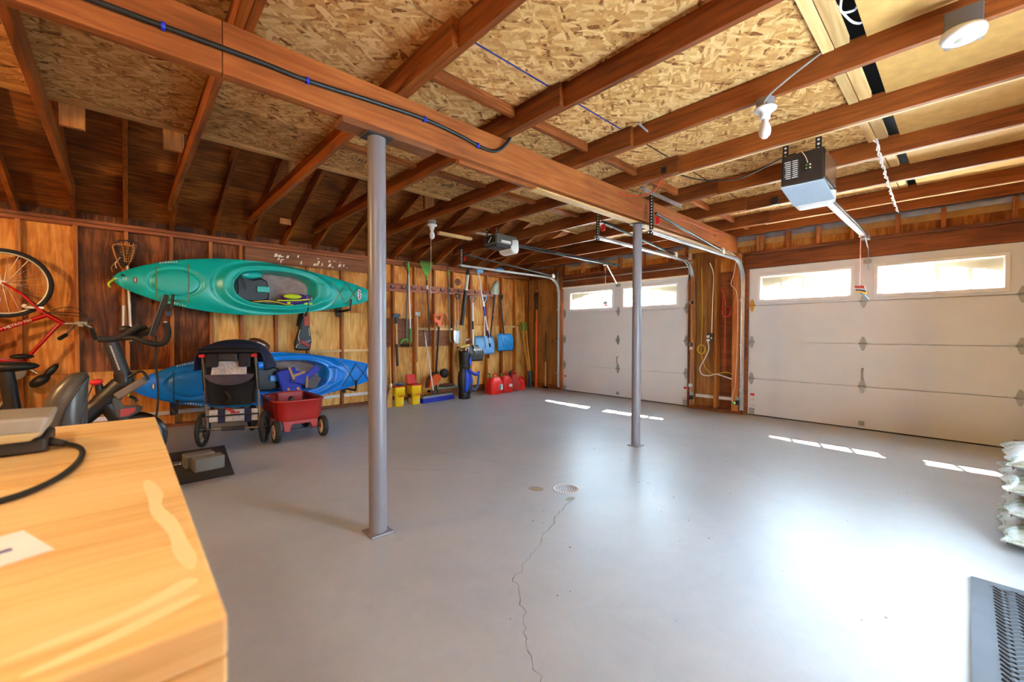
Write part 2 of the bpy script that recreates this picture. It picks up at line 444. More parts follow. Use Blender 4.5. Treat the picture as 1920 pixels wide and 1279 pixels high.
# ================================================================== STRUCTURE
# ---- floor
fl = MB().box(-3.4, 7.22, -1.1, 7.3, -0.12, 0.0).obj('floor', M['floor'])
fl['kind'] = 'structure'
M['crack'] = plain('crack_dirt', (104, 102, 100), 0.9)
def ribbon(pts, w, z=0.0012):
    mb = MB(); P = [Vector((x, y, 0)) for x, y in pts]; vs = []
    for i, p in enumerate(P):
        d = (P[min(i+1, len(P)-1)] - P[max(i-1, 0)]).normalized(); s = Vector((-d.y, d.x, 0))*w*random.uniform(0.3, 1.0)
        vs += [p+s+V(0,0,z), p-s+V(0,0,z)]
    return mb.add(vs, [(2*i, 2*i+1, 2*i+3, 2*i+2) for i in range(len(P)-1)])
def jag(pts, n, amp):
    out = []
    for a, b in zip(pts, pts[1:]):
        for i in range(n):
            t = i/n; out.append((a[0]+(b[0]-a[0])*t+random.uniform(-amp, amp), a[1]+(b[1]-a[1])*t+random.uniform(-amp, amp)))
    out.append(pts[-1]); return out
for path, w in (([(2.5, 2.02), (2.1, 1.86), (1.7, 1.66), (1.45, 1.55), (1.32, 1.35), (1.15, 1.14), (1.02, 0.92)], 0.0026),
                ([(1.66, 4.95), (2.3, 3.9), (2.68, 3.05), (2.95, 2.55)], 0.0022),
                ([(1.75, 3.62), (2.15, 3.2), (2.32, 2.95)], 0.0022)):
    ribbon(jag(path, 9, 0.014), w).obj('crack', M['crack'], fl)
# drain
dr = thing('floor_drain', 'round perforated metal drain cover set in the grey floor', 'drain', (2.6, 2.17, 0))
MB().lathe([(0.0001, 0.002), (0.092, 0.002), (0.098, 0.004), (0.108, 0.004), (0.112, 0.0005)], (2.6, 2.17, 0), n=40).obj('cover', plain('worn_drain_metal', (196, 196, 196), 0.4, 0.2), dr)
hm = MB()
for rr, n in ((0.018, 6), (0.038, 12), (0.058, 18), (0.078, 24)):
    for i in range(n):
        t = 2*math.pi*i/n + rr*20
        c = V(2.6+rr*math.cos(t), 2.17+rr*math.sin(t), 0.0026)
        hm.add([c+V(0.0062*math.cos(a*math.pi/3), 0.0062*math.sin(a*math.pi/3), 0) for a in range(6)], [tuple(range(6))])
hm.obj('hole', M['void'], dr)['kind'] = 'stuff'
MB().lathe([(0.0001, 0.003), (0.02, 0.003), (0.026, 0.0005)], (2.41, 2.32, 0), n=20).obj('cleanout_plug', plain('brass_plug', (170, 150, 90), 0.5, 0.4), fl)
for pts in ([(2.37, 2.37), (2.38, 2.30), (2.43, 2.27), (2.47, 2.31), (2.45, 2.37), (2.41, 2.39)], [(2.42, 2.0), (2.49, 1.99), (2.5, 2.03), (2.44, 2.04)]):
    MB().add([(x, y, 0.0011) for x, y in spline([(a, b, 0) for a, b in pts], 4, True) for _ in (0,)] if False else [(p.x, p.y, 0.0011) for p in spline([(a, b, 0) for a, b in pts], 4, True)], [tuple(range(24 if len(pts) == 6 else 16))]).obj('floor_patch', plain('chipped_floor', (150, 144, 132), 0.7), fl)

grit = MB()
for i in range(70):
    x = random.uniform(1.2, 6.2); y = random.uniform(0.2, 4.5)*(1-(x-1.2)/9); a = random.uniform(0, 6.28); l = random.uniform(0.004, 0.016)
    grit.prism([(x, y, 0.0008), (x+l*math.cos(a), y+l*math.sin(a), 0.0008), (x+l*0.5*math.cos(a+0.9), y+l*0.5*math.sin(a+0.9), 0.0008)], (0, 0, 0.002))
g_ = tag(grit.obj('floor_debris', plain('dry_leaf_bits', (84, 68, 54), 0.9)), 'scattered dry leaf bits and grit on the grey floor', 'debris'); g_['kind'] = 'stuff'

# ---- back wall
STUDS = [-2.9, -2.5, -2.1, -1.7, -1.28, -0.85, -0.41, 0.03, 0.465, 0.89, 1.25, 1.7, 2.15, 2.69, 3.18, 3.62, 4.06, 4.49, 4.93, 5.38, 5.83, 6.26, 6.67, 7.06]
wb = struct('wall_back', (2.0, 7.15, 0))
MB().box(-3.3, 7.1, 7.1, 7.19, 0, 0.04).obj('bottom_plate', M['plate'], wb, bev=0.003)
MB().box(-3.3, 7.1, 7.095, 7.19, 2.50, 2.54).obj('top_plate', M['plate'], wb, bev=0.003)
MB().box(-3.3, 7.1, 7.10, 7.19, 2.545, 2.585).obj('top_plate', M['plate'], wb, bev=0.003)
for x in STUDS:
    MB().box(x-0.02, x+0.02, 7.1, 7.19, 0.04, 2.50).obj('stud', M['stud'], wb, bev=0.003)
sh = lambda a, b, c, d, m: MB().box(a, b, 7.19, 7.205, c, d).obj('sheathing_panel', M[m], wb)
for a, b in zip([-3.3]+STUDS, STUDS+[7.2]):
    if b <= -0.4: sh(a, b, 0.76, 2.58, 'ply_mid'); sh(a, b, 0, 0.757, 'ply_mid')  # lighter amber puts the warm light into these left upper panels
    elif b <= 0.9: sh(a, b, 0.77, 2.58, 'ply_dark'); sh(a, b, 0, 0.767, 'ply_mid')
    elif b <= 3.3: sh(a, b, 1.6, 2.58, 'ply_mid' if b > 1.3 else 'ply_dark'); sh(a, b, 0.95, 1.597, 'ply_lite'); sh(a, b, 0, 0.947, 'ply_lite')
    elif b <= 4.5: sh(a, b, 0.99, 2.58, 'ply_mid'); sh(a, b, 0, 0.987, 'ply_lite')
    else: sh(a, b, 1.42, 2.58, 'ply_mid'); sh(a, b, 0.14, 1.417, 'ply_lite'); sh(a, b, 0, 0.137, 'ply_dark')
MB().box(-3.4, 7.24, 7.206, 7.25, -0.1, 2.75).obj('outer_skin', M['ply_dark'], wb)  # added behind the panel seams to keep outside light out
# horizontal members between or over the studs
MB().box(1.29, 3.16, 7.08, 7.099, 2.29, 2.49).obj('plank', M['plank_dark'], wb, bev=0.002)
MB().box(3.20, 4.06, 7.17, 7.189, 0.99, 1.52).obj('plank', M['plank_dark'], wb)
MB().box(4.08, 4.91, 7.17, 7.189, 0.99, 1.30).obj('plank', M['plank_dark'], wb)
for a, b, z in ((2.17, 2.67, 0.93), (2.71, 3.16, 0.93), (4.08, 4.47, 1.31), (4.51, 4.91, 1.31), (6.28, 6.65, 1.38)):
    MB().box(a, b, 7.105, 7.188, z, z+0.04).obj('blocking', M['pale_x'], wb, bev=0.002)
for a, b in ((-0.39, 0.01), (0.05, 0.445), (0.485, 0.87), (0.91, 1.23), (1.27, 1.68), (1.72, 2.13), (2.17, 2.67), (2.71, 3.16)):
    MB().box(a, b, 7.172, 7.188, 0.16, 0.21).obj('white_strip', M['white'], wb)  # plain white strip low between the studs
# paint smears on the dark plank
sm = MB()
for i in range(26):
    x = random.choice([1.7, 1.8, 1.95, 2.05, 2.3, 2.35, 2.5, 2.7])+random.uniform(-0.06, 0.06); z = 2.34+random.uniform(-0.03, 0.11); a = random.uniform(0.006, 0.03); h = random.uniform(0.004, 0.03)
    sm.prism([(x-a, 7.0795, z-h), (x+a*0.6, 7.0795, z-h*0.7), (x+a, 7.0795, z+h), (x-a*0.5, 7.0795, z+h*0.8)], (0, 0.0006, 0))
sm.obj('paint_smear', M['cream'], wb)['kind'] = 'stuff'
MB().cyl((5.1, 7.189, 2.31), (5.1, 7.185, 2.31), 0.075, n=20).obj('vent_hole', M['header'], wb)

# ---- door wall (right in the photo)
wr = struct('wall_right', (7.15, 3.0, 0))
for i, y in enumerate([6.08+0.146*j for j in range(7)]):
    MB().box(7.10, 7.13, y, y+0.142, 0.0, 2.5).obj('board', M['board_v'], wr, bev=0.002)
MB().box(7.13, 7.22, 6.05, 7.2, 0, 2.75).obj('backing', M['ply_dark'], wr)
MB().box(7.07, 7.10, 6.07, 7.1, 0, 0.10).obj('bottom_plate', M['header'], wr)
MB().box(7.05, 7.20, 6.03, 6.085, 0, 2.26).obj('jamb', M['crip'], wr, bev=0.003)
# pier between the doors
MB().box(7.05, 7.20, 3.18, 3.23, 0, 2.25).obj('jamb', M['header'], wr, bev=0.003)
MB().box(7.02, 7.12, 3.125, 3.17, 0, 2.5).obj('stud', M['stud'], wr, bev=0.003)
MB().box(7.03, 7.18, 2.745, 2.785, 0.04, 2.46).obj('stud', M['stud'], wr, bev=0.003)
MB().box(7.00, 7.16, 2.40, 2.50, 0.04, 2.50).obj('post', M['crip'], wr, bev=0.004)
MB().box(7.05, 7.20, 2.295, 2.345, 0, 2.25).obj('jamb', M['header'], wr, bev=0.003)
MB().box(6.99, 7.18, 2.35, 3.17, 0, 0.045).obj('bottom_plate', M['plate'], wr, bev=0.003)
MB().box(7.18, 7.22, 2.29, 2.80, 0, 2.6).obj('sheathing_panel', M['header'], wr)
MB().box(7.16, 7.20, 2.785, 2.95, 0, 2.6).obj('sheathing_panel', M['board_v'], wr)
MB().box(7.201, 7.22, 2.78, 3.23, 0, 2.6).obj('outer_skin', M['header'], wr)
MB().box(7.16, 7.20, 2.955, 3.2, 0, 2.6).obj('sheathing_panel', M['board_v'], wr)
for a, b in ((2.50, 2.745), (2.785, 3.125)):
    MB().box(7.14, 7.159, a, b, 0.18, 0.23).obj('white_strip', M['white'], wr)
# headers, ledges, cripples, top plate
for y0, y1 in ((2.345, -0.55), (6.03, 3.18)):
    MB().box(7.09, 7.17, y1, y0, 2.252, 2.46).obj('header', M['header'], wr, bev=0.003)
    MB().box(7.156, 7.175, y1, y0, 2.20, 2.26).obj('light_stop', M['white'], wr)  # added to block light leaking in over the door
    MB().box(7.02, 7.17, y1, y0, 2.462, 2.498).obj('ledge', M['header'], wr, bev=0.003)
MB().box(7.06, 7.10, 3.24, 6.03, 2.225, 2.252).obj('head_trim', M['cream'], wr)
for y in (-0.33, 0.21, 0.61, 1.05, 1.42, 1.78, 2.12, 2.17, 3.3, 3.62, 4.1, 4.6, 5.05, 5.5, 5.95):
    MB().box(7.06, 7.16, y-0.02, y+0.02, 2.5, 2.74).obj('cripple_stud', M['crip'], wr, bev=0.003)
MB().box(7.165, 7.22, -1.0, 7.2, 2.252, 2.62).obj('sheathing_panel', M['ply_mid'], wr)
MB().box(7.165, 7.22, -1.0, 7.2, 2.622, 2.70).obj('sheathing_panel', M['fiber'], wr)
MB().box(7.165, 7.22, -1.0, 7.2, 2.702, 2.78).obj('light_leak_strip', M['silver'], wr)  # silver band imitating daylight leaking in above the doors
MB().box(7.12, 7.22, -1.0, -0.49, 0, 2.5).obj('sheathing_panel', M['ply_mid'], wr)
MB().box(7.05, 7.20, -0.51, -0.452, 0, 2.25).obj('jamb', M['header'], wr, bev=0.003)
MB().box(7.19, 7.24, -1.0, 7.35, 2.7, 4.6).obj('gable_panel', M['ply_dark'], wr)
# ---- unseen walls that close the room
wl = MB().box(-3.4, -3.3, -1.1, 7.3, 0, 4.6).obj('wall_left', M['ply_mid']); wl['kind'] = 'structure'
wn = struct('wall_near', (2, -1.0, 0))
for a, b, c, d in ((-3.4, 2.35, 0, 2.95), (2.35, 2.85, 2.1, 2.95), (2.85, 7.2, 0, 2.95)):
    MB().box(a, b, -1.08, -0.95, c, d).obj('sheathing_panel', M['ply_lite'], wn)

# ---- ceiling
M['tan_x'] = wood('tan_edge_wood', (132, 88, 46), (170, 122, 68), (194, 148, 92), 'x', knots=0.3)
ce = struct('ceiling', (3.0, 2.4, 2.75))
JC = [-2.2, -1.25, -0.38, 0.45, 1.31, 2.16, 3.02, 3.82, 4.70, 5.56, 6.42]
for c in JC:
    MB().box(c-0.04, c, 1.84, 6.72, 2.75, 2.905).obj('joist', M['joist'], ce, bev=0.003)
    MB().box(c+0.001, c+0.041, -0.94, 2.72, 2.75, 2.905).obj('joist', M['joist'], ce, bev=0.003)
MB().box(6.96, 7.0, -0.94, 6.6, 2.75, 2.905).obj('joist', M['joist'], ce, bev=0.003)
# strand board sheets
XS = [-3.3, -0.36, 2.14, 4.68, 7.16]
for a, b in zip(XS, XS[1:]):
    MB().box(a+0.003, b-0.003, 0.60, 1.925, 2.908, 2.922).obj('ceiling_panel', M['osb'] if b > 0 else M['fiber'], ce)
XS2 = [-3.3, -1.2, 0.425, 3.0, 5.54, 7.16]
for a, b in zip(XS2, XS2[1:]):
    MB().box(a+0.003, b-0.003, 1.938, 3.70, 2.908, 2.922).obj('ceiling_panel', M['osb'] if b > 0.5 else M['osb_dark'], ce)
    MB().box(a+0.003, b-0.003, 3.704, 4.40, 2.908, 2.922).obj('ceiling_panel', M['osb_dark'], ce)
for a, b in zip(JC, JC[1:]+[7.0]):
    if a > 1.3:
        MB().box(a+0.045, b-0.045, 2.26, 2.30, 2.83, 2.905).obj('blocking', M['block'], ce, bev=0.002)
        MB().box(a+0.003, b-0.045, 3.66, 3.74, 2.865, 2.905).obj('blocking', M['block'], ce, bev=0.002)
    MB().box(a+0.003, b-0.045, 4.34, 4.405, 2.885, 2.906).obj('edge_strip', M['tan_x'], ce, bev=0.002)
    # past the strand board: cross board, open gap, fibreboard
    MB().box(a+0.042, b-0.001, 0.545, 0.60, 2.885, 2.906).obj('edge_strip', M['pale_x'], ce, bev=0.002)
    MB().box(a+0.042, b-0.001, 0.475, 0.54, 2.89, 2.93).obj('blocking', M['pale_x'], ce, bev=0.002)
    MB().box(a+0.042, b-0.001, -0.94, 0.40, 2.885, 2.90).obj('fiber_panel', M['fiber'], ce, bev=0.002)
    MB().box(a+0.10, a+0.115, -0.9, 0.38, 2.87, 2.884).obj('pale_strip', M['pale_y'], ce)
MB().box(-3.3, 7.16, -0.94, 0.6, 3.05, 3.07).obj('attic_dark_sheet', M['void'], ce)  # black sheet painting the unlit attic seen through the open gap
# pale strips imitating lit fibreboard along the joist edges at the right
for c in (3.861, 4.741, 5.601, 6.461):
    MB().box(c, c+0.03, -0.94, 1.9, 2.752, 2.772).obj('pale_strip', M['pale_y'], ce)
# ---- main beam
bm_ = MB()
bm_.box(-3.3, 0.36, 2.45, 2.50, 2.50, 2.749)
bm_.obj('main_beam', M['beam'], ce, bev=0.003)
MB().box(0.363, 7.05, 2.45, 2.50, 2.50, 2.749).obj('main_beam', M['beam'], ce, bev=0.003)
MB().box(-3.3, 1.78, 2.501, 2.54, 2.51, 2.749).obj('beam_ply', M['beam'], ce, bev=0.003)
MB().box(1.785, 7.05, 2.501, 2.545, 2.475, 2.749).obj('beam_ply', M['beam'], ce, bev=0.003)
MB().box(2.55, 7.0, 2.46, 2.549, 2.462, 2.474).obj('beam_strip', M['pale_x'], ce)
MB().box(0.93, 1.55, 2.44, 2.56, 2.46, 2.499).obj('bearing_plate', M['plank_dark'], ce, bev=0.003)
# ---- printed stamps on the strand board
def stamp(x0, y0, n, w, h, z=2.9072):
    mb = MB()
    for i in range(n):
        x = x0+i*w*1.5
        for r in range(random.randint(1, 3)):
            a = random.uniform(0.1, 0.9)*w; yy = y0+random.uniform(0, h*0.6)
            mb.box(x, x+a, yy, yy+random.uniform(0.15, 0.5)*h, z, z+0.0007)
        if random.random() < 0.6: mb.box(x, x+w*0.25, y0, y0+h, z, z+0.0007)
    o = mb.obj('printed_stamp', M['ink'], ce); o['kind'] = 'stuff'
stamp(-0.2, 3.02, 14, 0.022, 0.07); stamp(0.05, 3.05, 5, 0.03, 0.06); stamp(0.55, 2.98, 14, 0.018, 0.05); stamp(0.95, 3.04, 3, 0.05, 0.07)
stamp(1.0, 3.1, 6, 0.02, 0.05); stamp(1.5, 3.05, 9, 0.022, 0.06); stamp(1.6, 3.95, 7, 0.022, 0.09); stamp(2.55, 3.95, 8, 0.025, 0.09); stamp(3.35, 3.95, 8, 0.025, 0.09); stamp(0.25, 4.28, 2, 0.02, 0.03)
for x0, x1 in ((1.36, 2.11), (2.21, 2.97), (3.07, 3.77), (3.87, 4.65), (4.75, 5.5)):
    MB().box(x0, x1, 1.927, 1.937, 2.9065, 2.9105).obj('chalk_line', M['blue'] if x0 < 3 else M['void'], ce)
# ---- roof: rafters and deck
ro = struct('roof', (3.0, 7.1, 2.6))
SL = 0.37
rz = lambda y: 2.58 + SL*(7.1-y)
RX = [-0.42+0.447*k for k in range(-6, 17)]
for x in RX:
    MB().prism([(x-0.02, 7.30, rz(7.30)), (x-0.02, 2.40, rz(2.40)), (x-0.02, 2.40, rz(2.40)+0.14), (x-0.02, 7.30, rz(7.30)+0.14)], (0.04, 0, 0)).obj('rafter', M['joist'], ro, bev=0.003)
ys = [7.36, 6.2, 5.03, 3.86, 2.4]
for y1, y0 in zip(ys, ys[1:]):
    for xa, xb in zip([-3.4, -0.9, 1.4, 3.6, 5.6], [-0.904, 1.396, 3.596, 5.596, 7.24]):
        MB().prism([(xa, y1-0.003, rz(y1)+0.141), (xa, y0, rz(y0)+0.141), (xa, y0, rz(y0)+0.16), (xa, y1-0.003, rz(y1)+0.16)], (xb-xa, 0, 0)).obj('roof_panel', M['ply_roof'], ro)
MB().prism([(-3.4, 2.4, rz(2.4)+0.14), (-3.4, -1.1, 3.0), (-3.4, -1.1, 3.03), (-3.4, 2.4, rz(2.4)+0.17)], (10.64, 0, 0)).obj('roof_panel', M['ply_roof'], ro)
for x in (-0.37, 0.28, 1.33, 2.21, 3.0):
    MB().box(x, x+0.15, 5.0, 5.04, 2.93, 3.12).obj('gusset', M['stud'], ro, bev=0.002)
MB().box(1.62, 1.76, 6.55, 6.57, 2.78, 2.86).obj('gusset', M['stud'], ro)

# ---- garage doors
ZS = [0.012, 0.565, 1.125, 1.685, 2.245]
hinge_me = None
def hinge(parent, y, z, mat):
    global hinge_me
    if hinge_me is None:
        h = MB()
        for s in (1, -1):
            h.prism([(0, -0.035, s*0.006), (0, 0.035, s*0.006), (0, 0.03, s*0.035), (0, 0.012, s*0.09), (0, -0.012, s*0.09), (0, -0.03, s*0.035)], (-0.006, 0, 0))
            h.cyl((-0.006, 0, s*0.055), (-0.011, 0, s*0.055), 0.007, n=8)
            h.cyl((-0.006, 0.014, s*0.025), (-0.011, 0.014, s*0.025), 0.006, n=8)
            h.cyl((-0.006, -0.014, s*0.025), (-0.011, -0.014, s*0.025), 0.006, n=8)
        h.cyl((-0.012, -0.045, 0), (-0.012, 0.045, 0), 0.011, n=8)
        o = h.obj('hinge', M['zinc'], None); hinge_me = o.data; bpy.data.objects.remove(o)
    o = bpy.data.objects.new('hinge', hinge_me); COL.objects.link(o); o.parent = parent
    o.location = V(7.10, y, z) - parent.location
    if mat is not M['zinc']:
        o.data = hinge_me.copy(); o.data.materials.clear(); o.data.materials.append(mat)
    return o
M['spring'] = plain('black_spring_rod', (40, 42, 44), 0.35, 0.4)
def garage_door(name, y0, y1, wins, zt, sides, label):
    """y0 > y1; wins (ya, yb) openings; sides: list of (y, x_end) tracks"""
    yc = (y0+y1)/2; hw = (y0-y1)/2
    d = struct(name, (7.12, yc, 0), label)
    for i in range(3):
        m = MB().box(7.10, 7.128, y1, y0, ZS[i]+0.002, ZS[i+1]-0.006).box(7.128, 7.15, y1, y0, ZS[i]+0.002, ZS[i+1]+0.012)
        m.obj('section', M['doorwhite'], d)
    m = MB()
    zb, zt2 = 1.755, 2.125
    ed = [y1] + [v for w in sorted(wins) for v in w] + [y0]
    m.box(7.10, 7.128, y1, y0, ZS[3]+0.004, zb).box(7.128, 7.15, y1, y0, ZS[3]+0.014, zb).box(7.10, 7.15, y1, y0, zt2, ZS[4])
    for k in range(0, len(ed), 2): m.box(7.10, 7.15, ed[k], ed[k+1], zb, zt2)
    m.obj('section', M['doorwhite'], d)
    for wa, wb_ in wins:
        q = lambda e: [(7.10, wa+e, zb+e), (7.10, wb_-e, zb+e), (7.10, wb_-e, zt2-e), (7.10, wa+e, zt2-e)]
        fr = MB().ring(q(-0.028), q(0.012), (-0.012, 0, 0)).ring(q(0.0), q(0.022), (0.05, 0, 0)).obj('window_frame', M['white'], d, bev=0.003)
        MB().box(7.122, 7.126, wa, wb_, zb, zt2).obj('pane', M['glass'], fr)
        n = 14; arc = lambda y: zt2 - 0.012 - 0.175*((y-yc)/hw)**2*1.25
        pts = [(7.135, wa+(wb_-wa)*i/n, arc(wa+(wb_-wa)*i/n)) for i in range(n+1)]
        MB().prism(pts + [(7.135, wb_, zt2), (7.135, wa, zt2)], (0.012, 0, 0)).obj('arch_insert', M['cream'], fr)
        for k in range(1, 4):
            y = wa+(wb_-wa)*k/4
            MB().box(7.133, 7.145, y-0.02, y+0.02, zb, arc(y)).obj('muntin', M['cream'], fr)
        for s in (wa+0.03, wb_-0.03): MB().box(7.133, 7.145, s-0.018, s+0.018, zb, zt2-0.1).obj('muntin', M['cream'], fr)
    for z in ZS[1:4]:
        for y in (yc, y0-0.05, y1+0.05):
            hinge(d, y, z, M['hbrass'] if (abs(y-y0) < 0.1 and z > 1.6 and name == 'door_2') else M['zinc'])
    # lift handle, lock plate, bottom brackets, weather strip
    MB().tube([(7.10, yc, 0.66), (7.06, yc, 0.67), (7.055, yc, 0.70), (7.055, yc, 0.76), (7.06, yc, 0.79), (7.10, yc, 0.80)], 0.008, 8).obj('lift_handle', M['zinc'], d)
    MB().box(7.088, 7.10, yc-0.03, yc+0.03, 0.05, 0.11).cyl((7.088, yc, 0.08), (7.075, yc, 0.08), 0.014, n=10).obj('bracket', M['zinc'], d)
    for y in (y0-0.06, y1+0.06):
        MB().box(7.085, 7.10, y-0.035, y+0.035, 0.02, 0.11).cyl((7.085, y, 0.045), (7.078, y, 0.045), 0.008, n=8).cyl((7.085, y, 0.085), (7.078, y, 0.085), 0.008, n=8).obj('bracket', M['zinc'], d)
    MB().box(7.10, 7.15, y1, y0, 0.0, 0.014).obj('weather_strip', M['rubber'], d)
    for y in ((y0-0.07,) if name == 'door_2' else (y0-0.07, y1+0.06)):
        o = MB().box(7.0975, 7.10, y-0.028, y+0.028, 0.15, 0.34).obj('warning_label', M['whiteplastic'], d)
        MB().box(7.0965, 7.0975, y-0.028, y+0.028, 0.30, 0.335).box(7.0965, 7.0975, y-0.028, y+0.028, 0.15, 0.155).box(7.0965, 7.0975, y-0.02, y+0.02, 0.235, 0.24).obj('red_band', M['redflag'], o)
    MB().cyl((7.07, y1+0.02, zt-0.01), (7.07, y0-0.02, zt-0.01), 0.012, n=8).obj('top_strut', M['steel'], d) if name == 'door_1' else None
    for y, xe, sp in sides:
        path = [V(7.04, y, 0.06), V(7.04, y, 1.2), V(7.04, y, zt-0.28)]
        for k in range(1, 9):
            a = math.pi/2*k/8; path.append(V(7.04-0.34*(1-math.cos(a)), y, zt-0.28+0.34*math.sin(a)))
        path.append(V((xe+6.7)/2, y, path[-1].z)); path.append(V(xe, y, path[-2].z))
        zt3 = path[-1].z
        tr = MB()
        for p, q in zip(path, path[1:]):
            n_ = (q-p).normalized().cross(V(0,1,0)); 
            tr.obox(p, q+(q-p).normalized()*0.004, 0.05, 0.006, up=n_)
            tr.obox(p+V(0,0.025,0)+n_*0.012, q+V(0,0.025,0)+n_*0.012, 0.006, 0.028, up=n_)
            tr.obox(p+V(0,-0.025,0)+n_*0.012, q+V(0,-0.025,0)+n_*0.012, 0.006, 0.028, up=n_)
        t = tr.obj('track', M['steel'], d)
        st = MB(); st.box(xe+0.02, xe+0.06, y-0.004, y+0.004, zt3-0.05, 2.78).box(xe+0.016, xe+0.024, y-0.02, y+0.02, zt3-0.05, 2.78)
        s_ = st.obj('hanger_strap', M['rubber'], d)
        hh = MB(); z = zt3-0.03
        while z < 2.75:
            hh.cyl((xe+0.0155, y-0.006, z), (xe+0.0150, y-0.006, z), 0.008, n=8); hh.cyl((xe+0.04, y-0.0045, z), (xe+0.04, y-0.0050, z), 0.008, n=8); z += 0.032
        hh.obj('strap_hole', M['cream'], s_)['kind'] = 'stuff'
        MB().cyl((xe+0.08, y-0.02, zt3+0.19), (xe+sp, y-0.02, zt3+0.03), 0.016, n=10).obj('spring_rod', M['spring'], d)
        p = V(xe+sp+0.05, y-0.02, zt3+0.03)
        MB().lathe([(0.0001, -0.012), (0.05, -0.012), (0.04, -0.004), (0.04, 0.004), (0.05, 0.012), (0.0001, 0.012)], p, (0, 1, 0), 18).obj('pulley', M['cream'], d)
        MB().tube(spline([p, p+V(0.3, 0, 0.02), V(7.03, y, zt3-0.03)], 5), 0.004, 5).obj('cable', M['steel'], d)
        MB().box(xe+0.075, xe+0.083, y-0.07, y-0.02, zt3+0.07, zt3+0.15).obj('warning_tag', M['redflag'], d)
        for z in (0.35, 1.05, 1.75): MB().box(7.02, 7.08, y-0.012, y+0.055, z, z+0.045).obj('bracket', M['steel'], d)
        MB().box(7.05, 7.06, y+0.03, y+0.09, zt-0.22, zt+0.2).obj('flag_bracket', M['steel'], d)
    return d
M['hbrass'] = plain('tarnished_brass', (206, 158, 70), 0.45, 0.3)
d1 = garage_door('door_1', 6.04, 3.225, [(4.76, 5.84), (3.44, 4.52)], 2.40, [(6.10, 4.37, 2.4), (3.14, 4.32, 2.0)], 'white sectional garage door with arched window pair, at the far corner')
d2 = garage_door('door_2', 2.30, -0.45, [(1.05, 2.15), (-0.28, 0.80)], 2.32, [(2.36, 4.22, 1.9), (-0.52, 4.22, 1.9)], 'white sectional garage door with arched window pair, nearer the camera at right')

# ---- outdoors, seen through the door windows
dv = MB().box(7.22, 60, -40, 60, -0.3, -0.02).obj('driveway', plain('pale_concrete', (214, 208, 198), 0.8, var=0.05, scale=1)); dv['kind'] = 'structure'
leafm = plain('sunlit_leaves', (140, 160, 128), 0.7, var=0.3, scale=1.5)
for i, (x, y, h) in enumerate(((26, 4, 5.2), (31, 14.5, 7.0), (27, 26, 6.0), (35, -8, 6.2), (32, 38, 7))):
    t = thing('tree', 'sunlit leafy tree outdoors, seen only through the garage door windows', 'tree', (x, y, -0.02), 'trees across the driveway')
    MB().cyl((x, y, -0.02), (x, y, h*0.45), 0.25, 0.18, n=8).obj('trunk', M['board_v'], t)
    mb = MB()
    for k in range(16):
        mb.ell((x+random.uniform(-2, 2), y+random.uniform(-3, 3), h*0.55+random.uniform(-0.6, 1)*h*0.35), random.uniform(0.9, 1.7), random.uniform(0.9, 1.7), random.uniform(0.8, 1.4), 8, 6)
    mb.obj('crown', leafm, t)

# ================================================================== THINGS
def disc(c, r, axis, h, n=20):
    c = Vector(c); a = Vector(axis).normalized()
    return MB().lathe([(0.0001, 0), (r, 0), (r, h), (0.0001, h)], c, a, n, smooth=False)

# ---- steel posts
for (x, y, r, lab) in ((1.157, 2.49, 0.054, 'tall grey steel support post nearest the camera, under a wooden bearing plate'),
                       (4.18, 2.49, 0.049, 'grey steel support post standing in front of the garage doors')):
    t = thing('support_post', lab, 'post', (x, y, 0), 'grey steel posts under the main beam')
    MB().cyl((x, y, 0.004), (x, y, 2.457), r, n=32).obj('shaft', M['postgrey'], t)
    MB().box(x-r*1.35, x+r*1.35, y-r*1.35, y+r*1.35, 0, 0.012).obj('base_plate', M['postgrey'], t, bev=0.003)
    MB().box(x-r*1.5, x+r*1.5, y-r*1.2, y+r*1.2, 2.448, 2.459).obj('cap_plate', M['dark'], t)

# ---- workbench
M['bench'] = wood('honey_bench_wood', (214, 164, 96), (240, 202, 138), (248, 218, 164), 'x', k=0.8, knots=0.15, rand=0.06, rough=0.5)
wbn = thing('workbench', 'honey coloured wooden workbench in the left foreground', 'workbench', (-1.2, 1.2, 0))
yy = 0.53
for w in (0.235, 0.24, 0.24, 0.24, 0.24, 0.233):
    MB().box(-2.6, 0.078, yy, yy+w-0.0015, 0.905, 0.95).obj('plank', M['bench'], wbn, bev=0.004); yy += w
MB().box(-2.6, 0.078, 0.532, 0.572, 0.872, 0.904).obj('edge_rail', M['bench'], wbn, bev=0.004)
MB().box(0.036, 0.076, 0.574, 1.955, 0.872, 0.904).obj('edge_rail', M['bench'], wbn, bev=0.004)
for x in (-2.45, -0.1):
    for y in (0.7, 1.8):
        MB().box(x-0.05, x+0.05, y-0.05, y+0.05, 0, 0.904).obj('leg', M['bench'], wbn, bev=0.004)
MB().box(-2.4, -0.15, 0.72, 1.78, 0.2, 0.22).obj('lower_shelf', M['bench'], wbn)
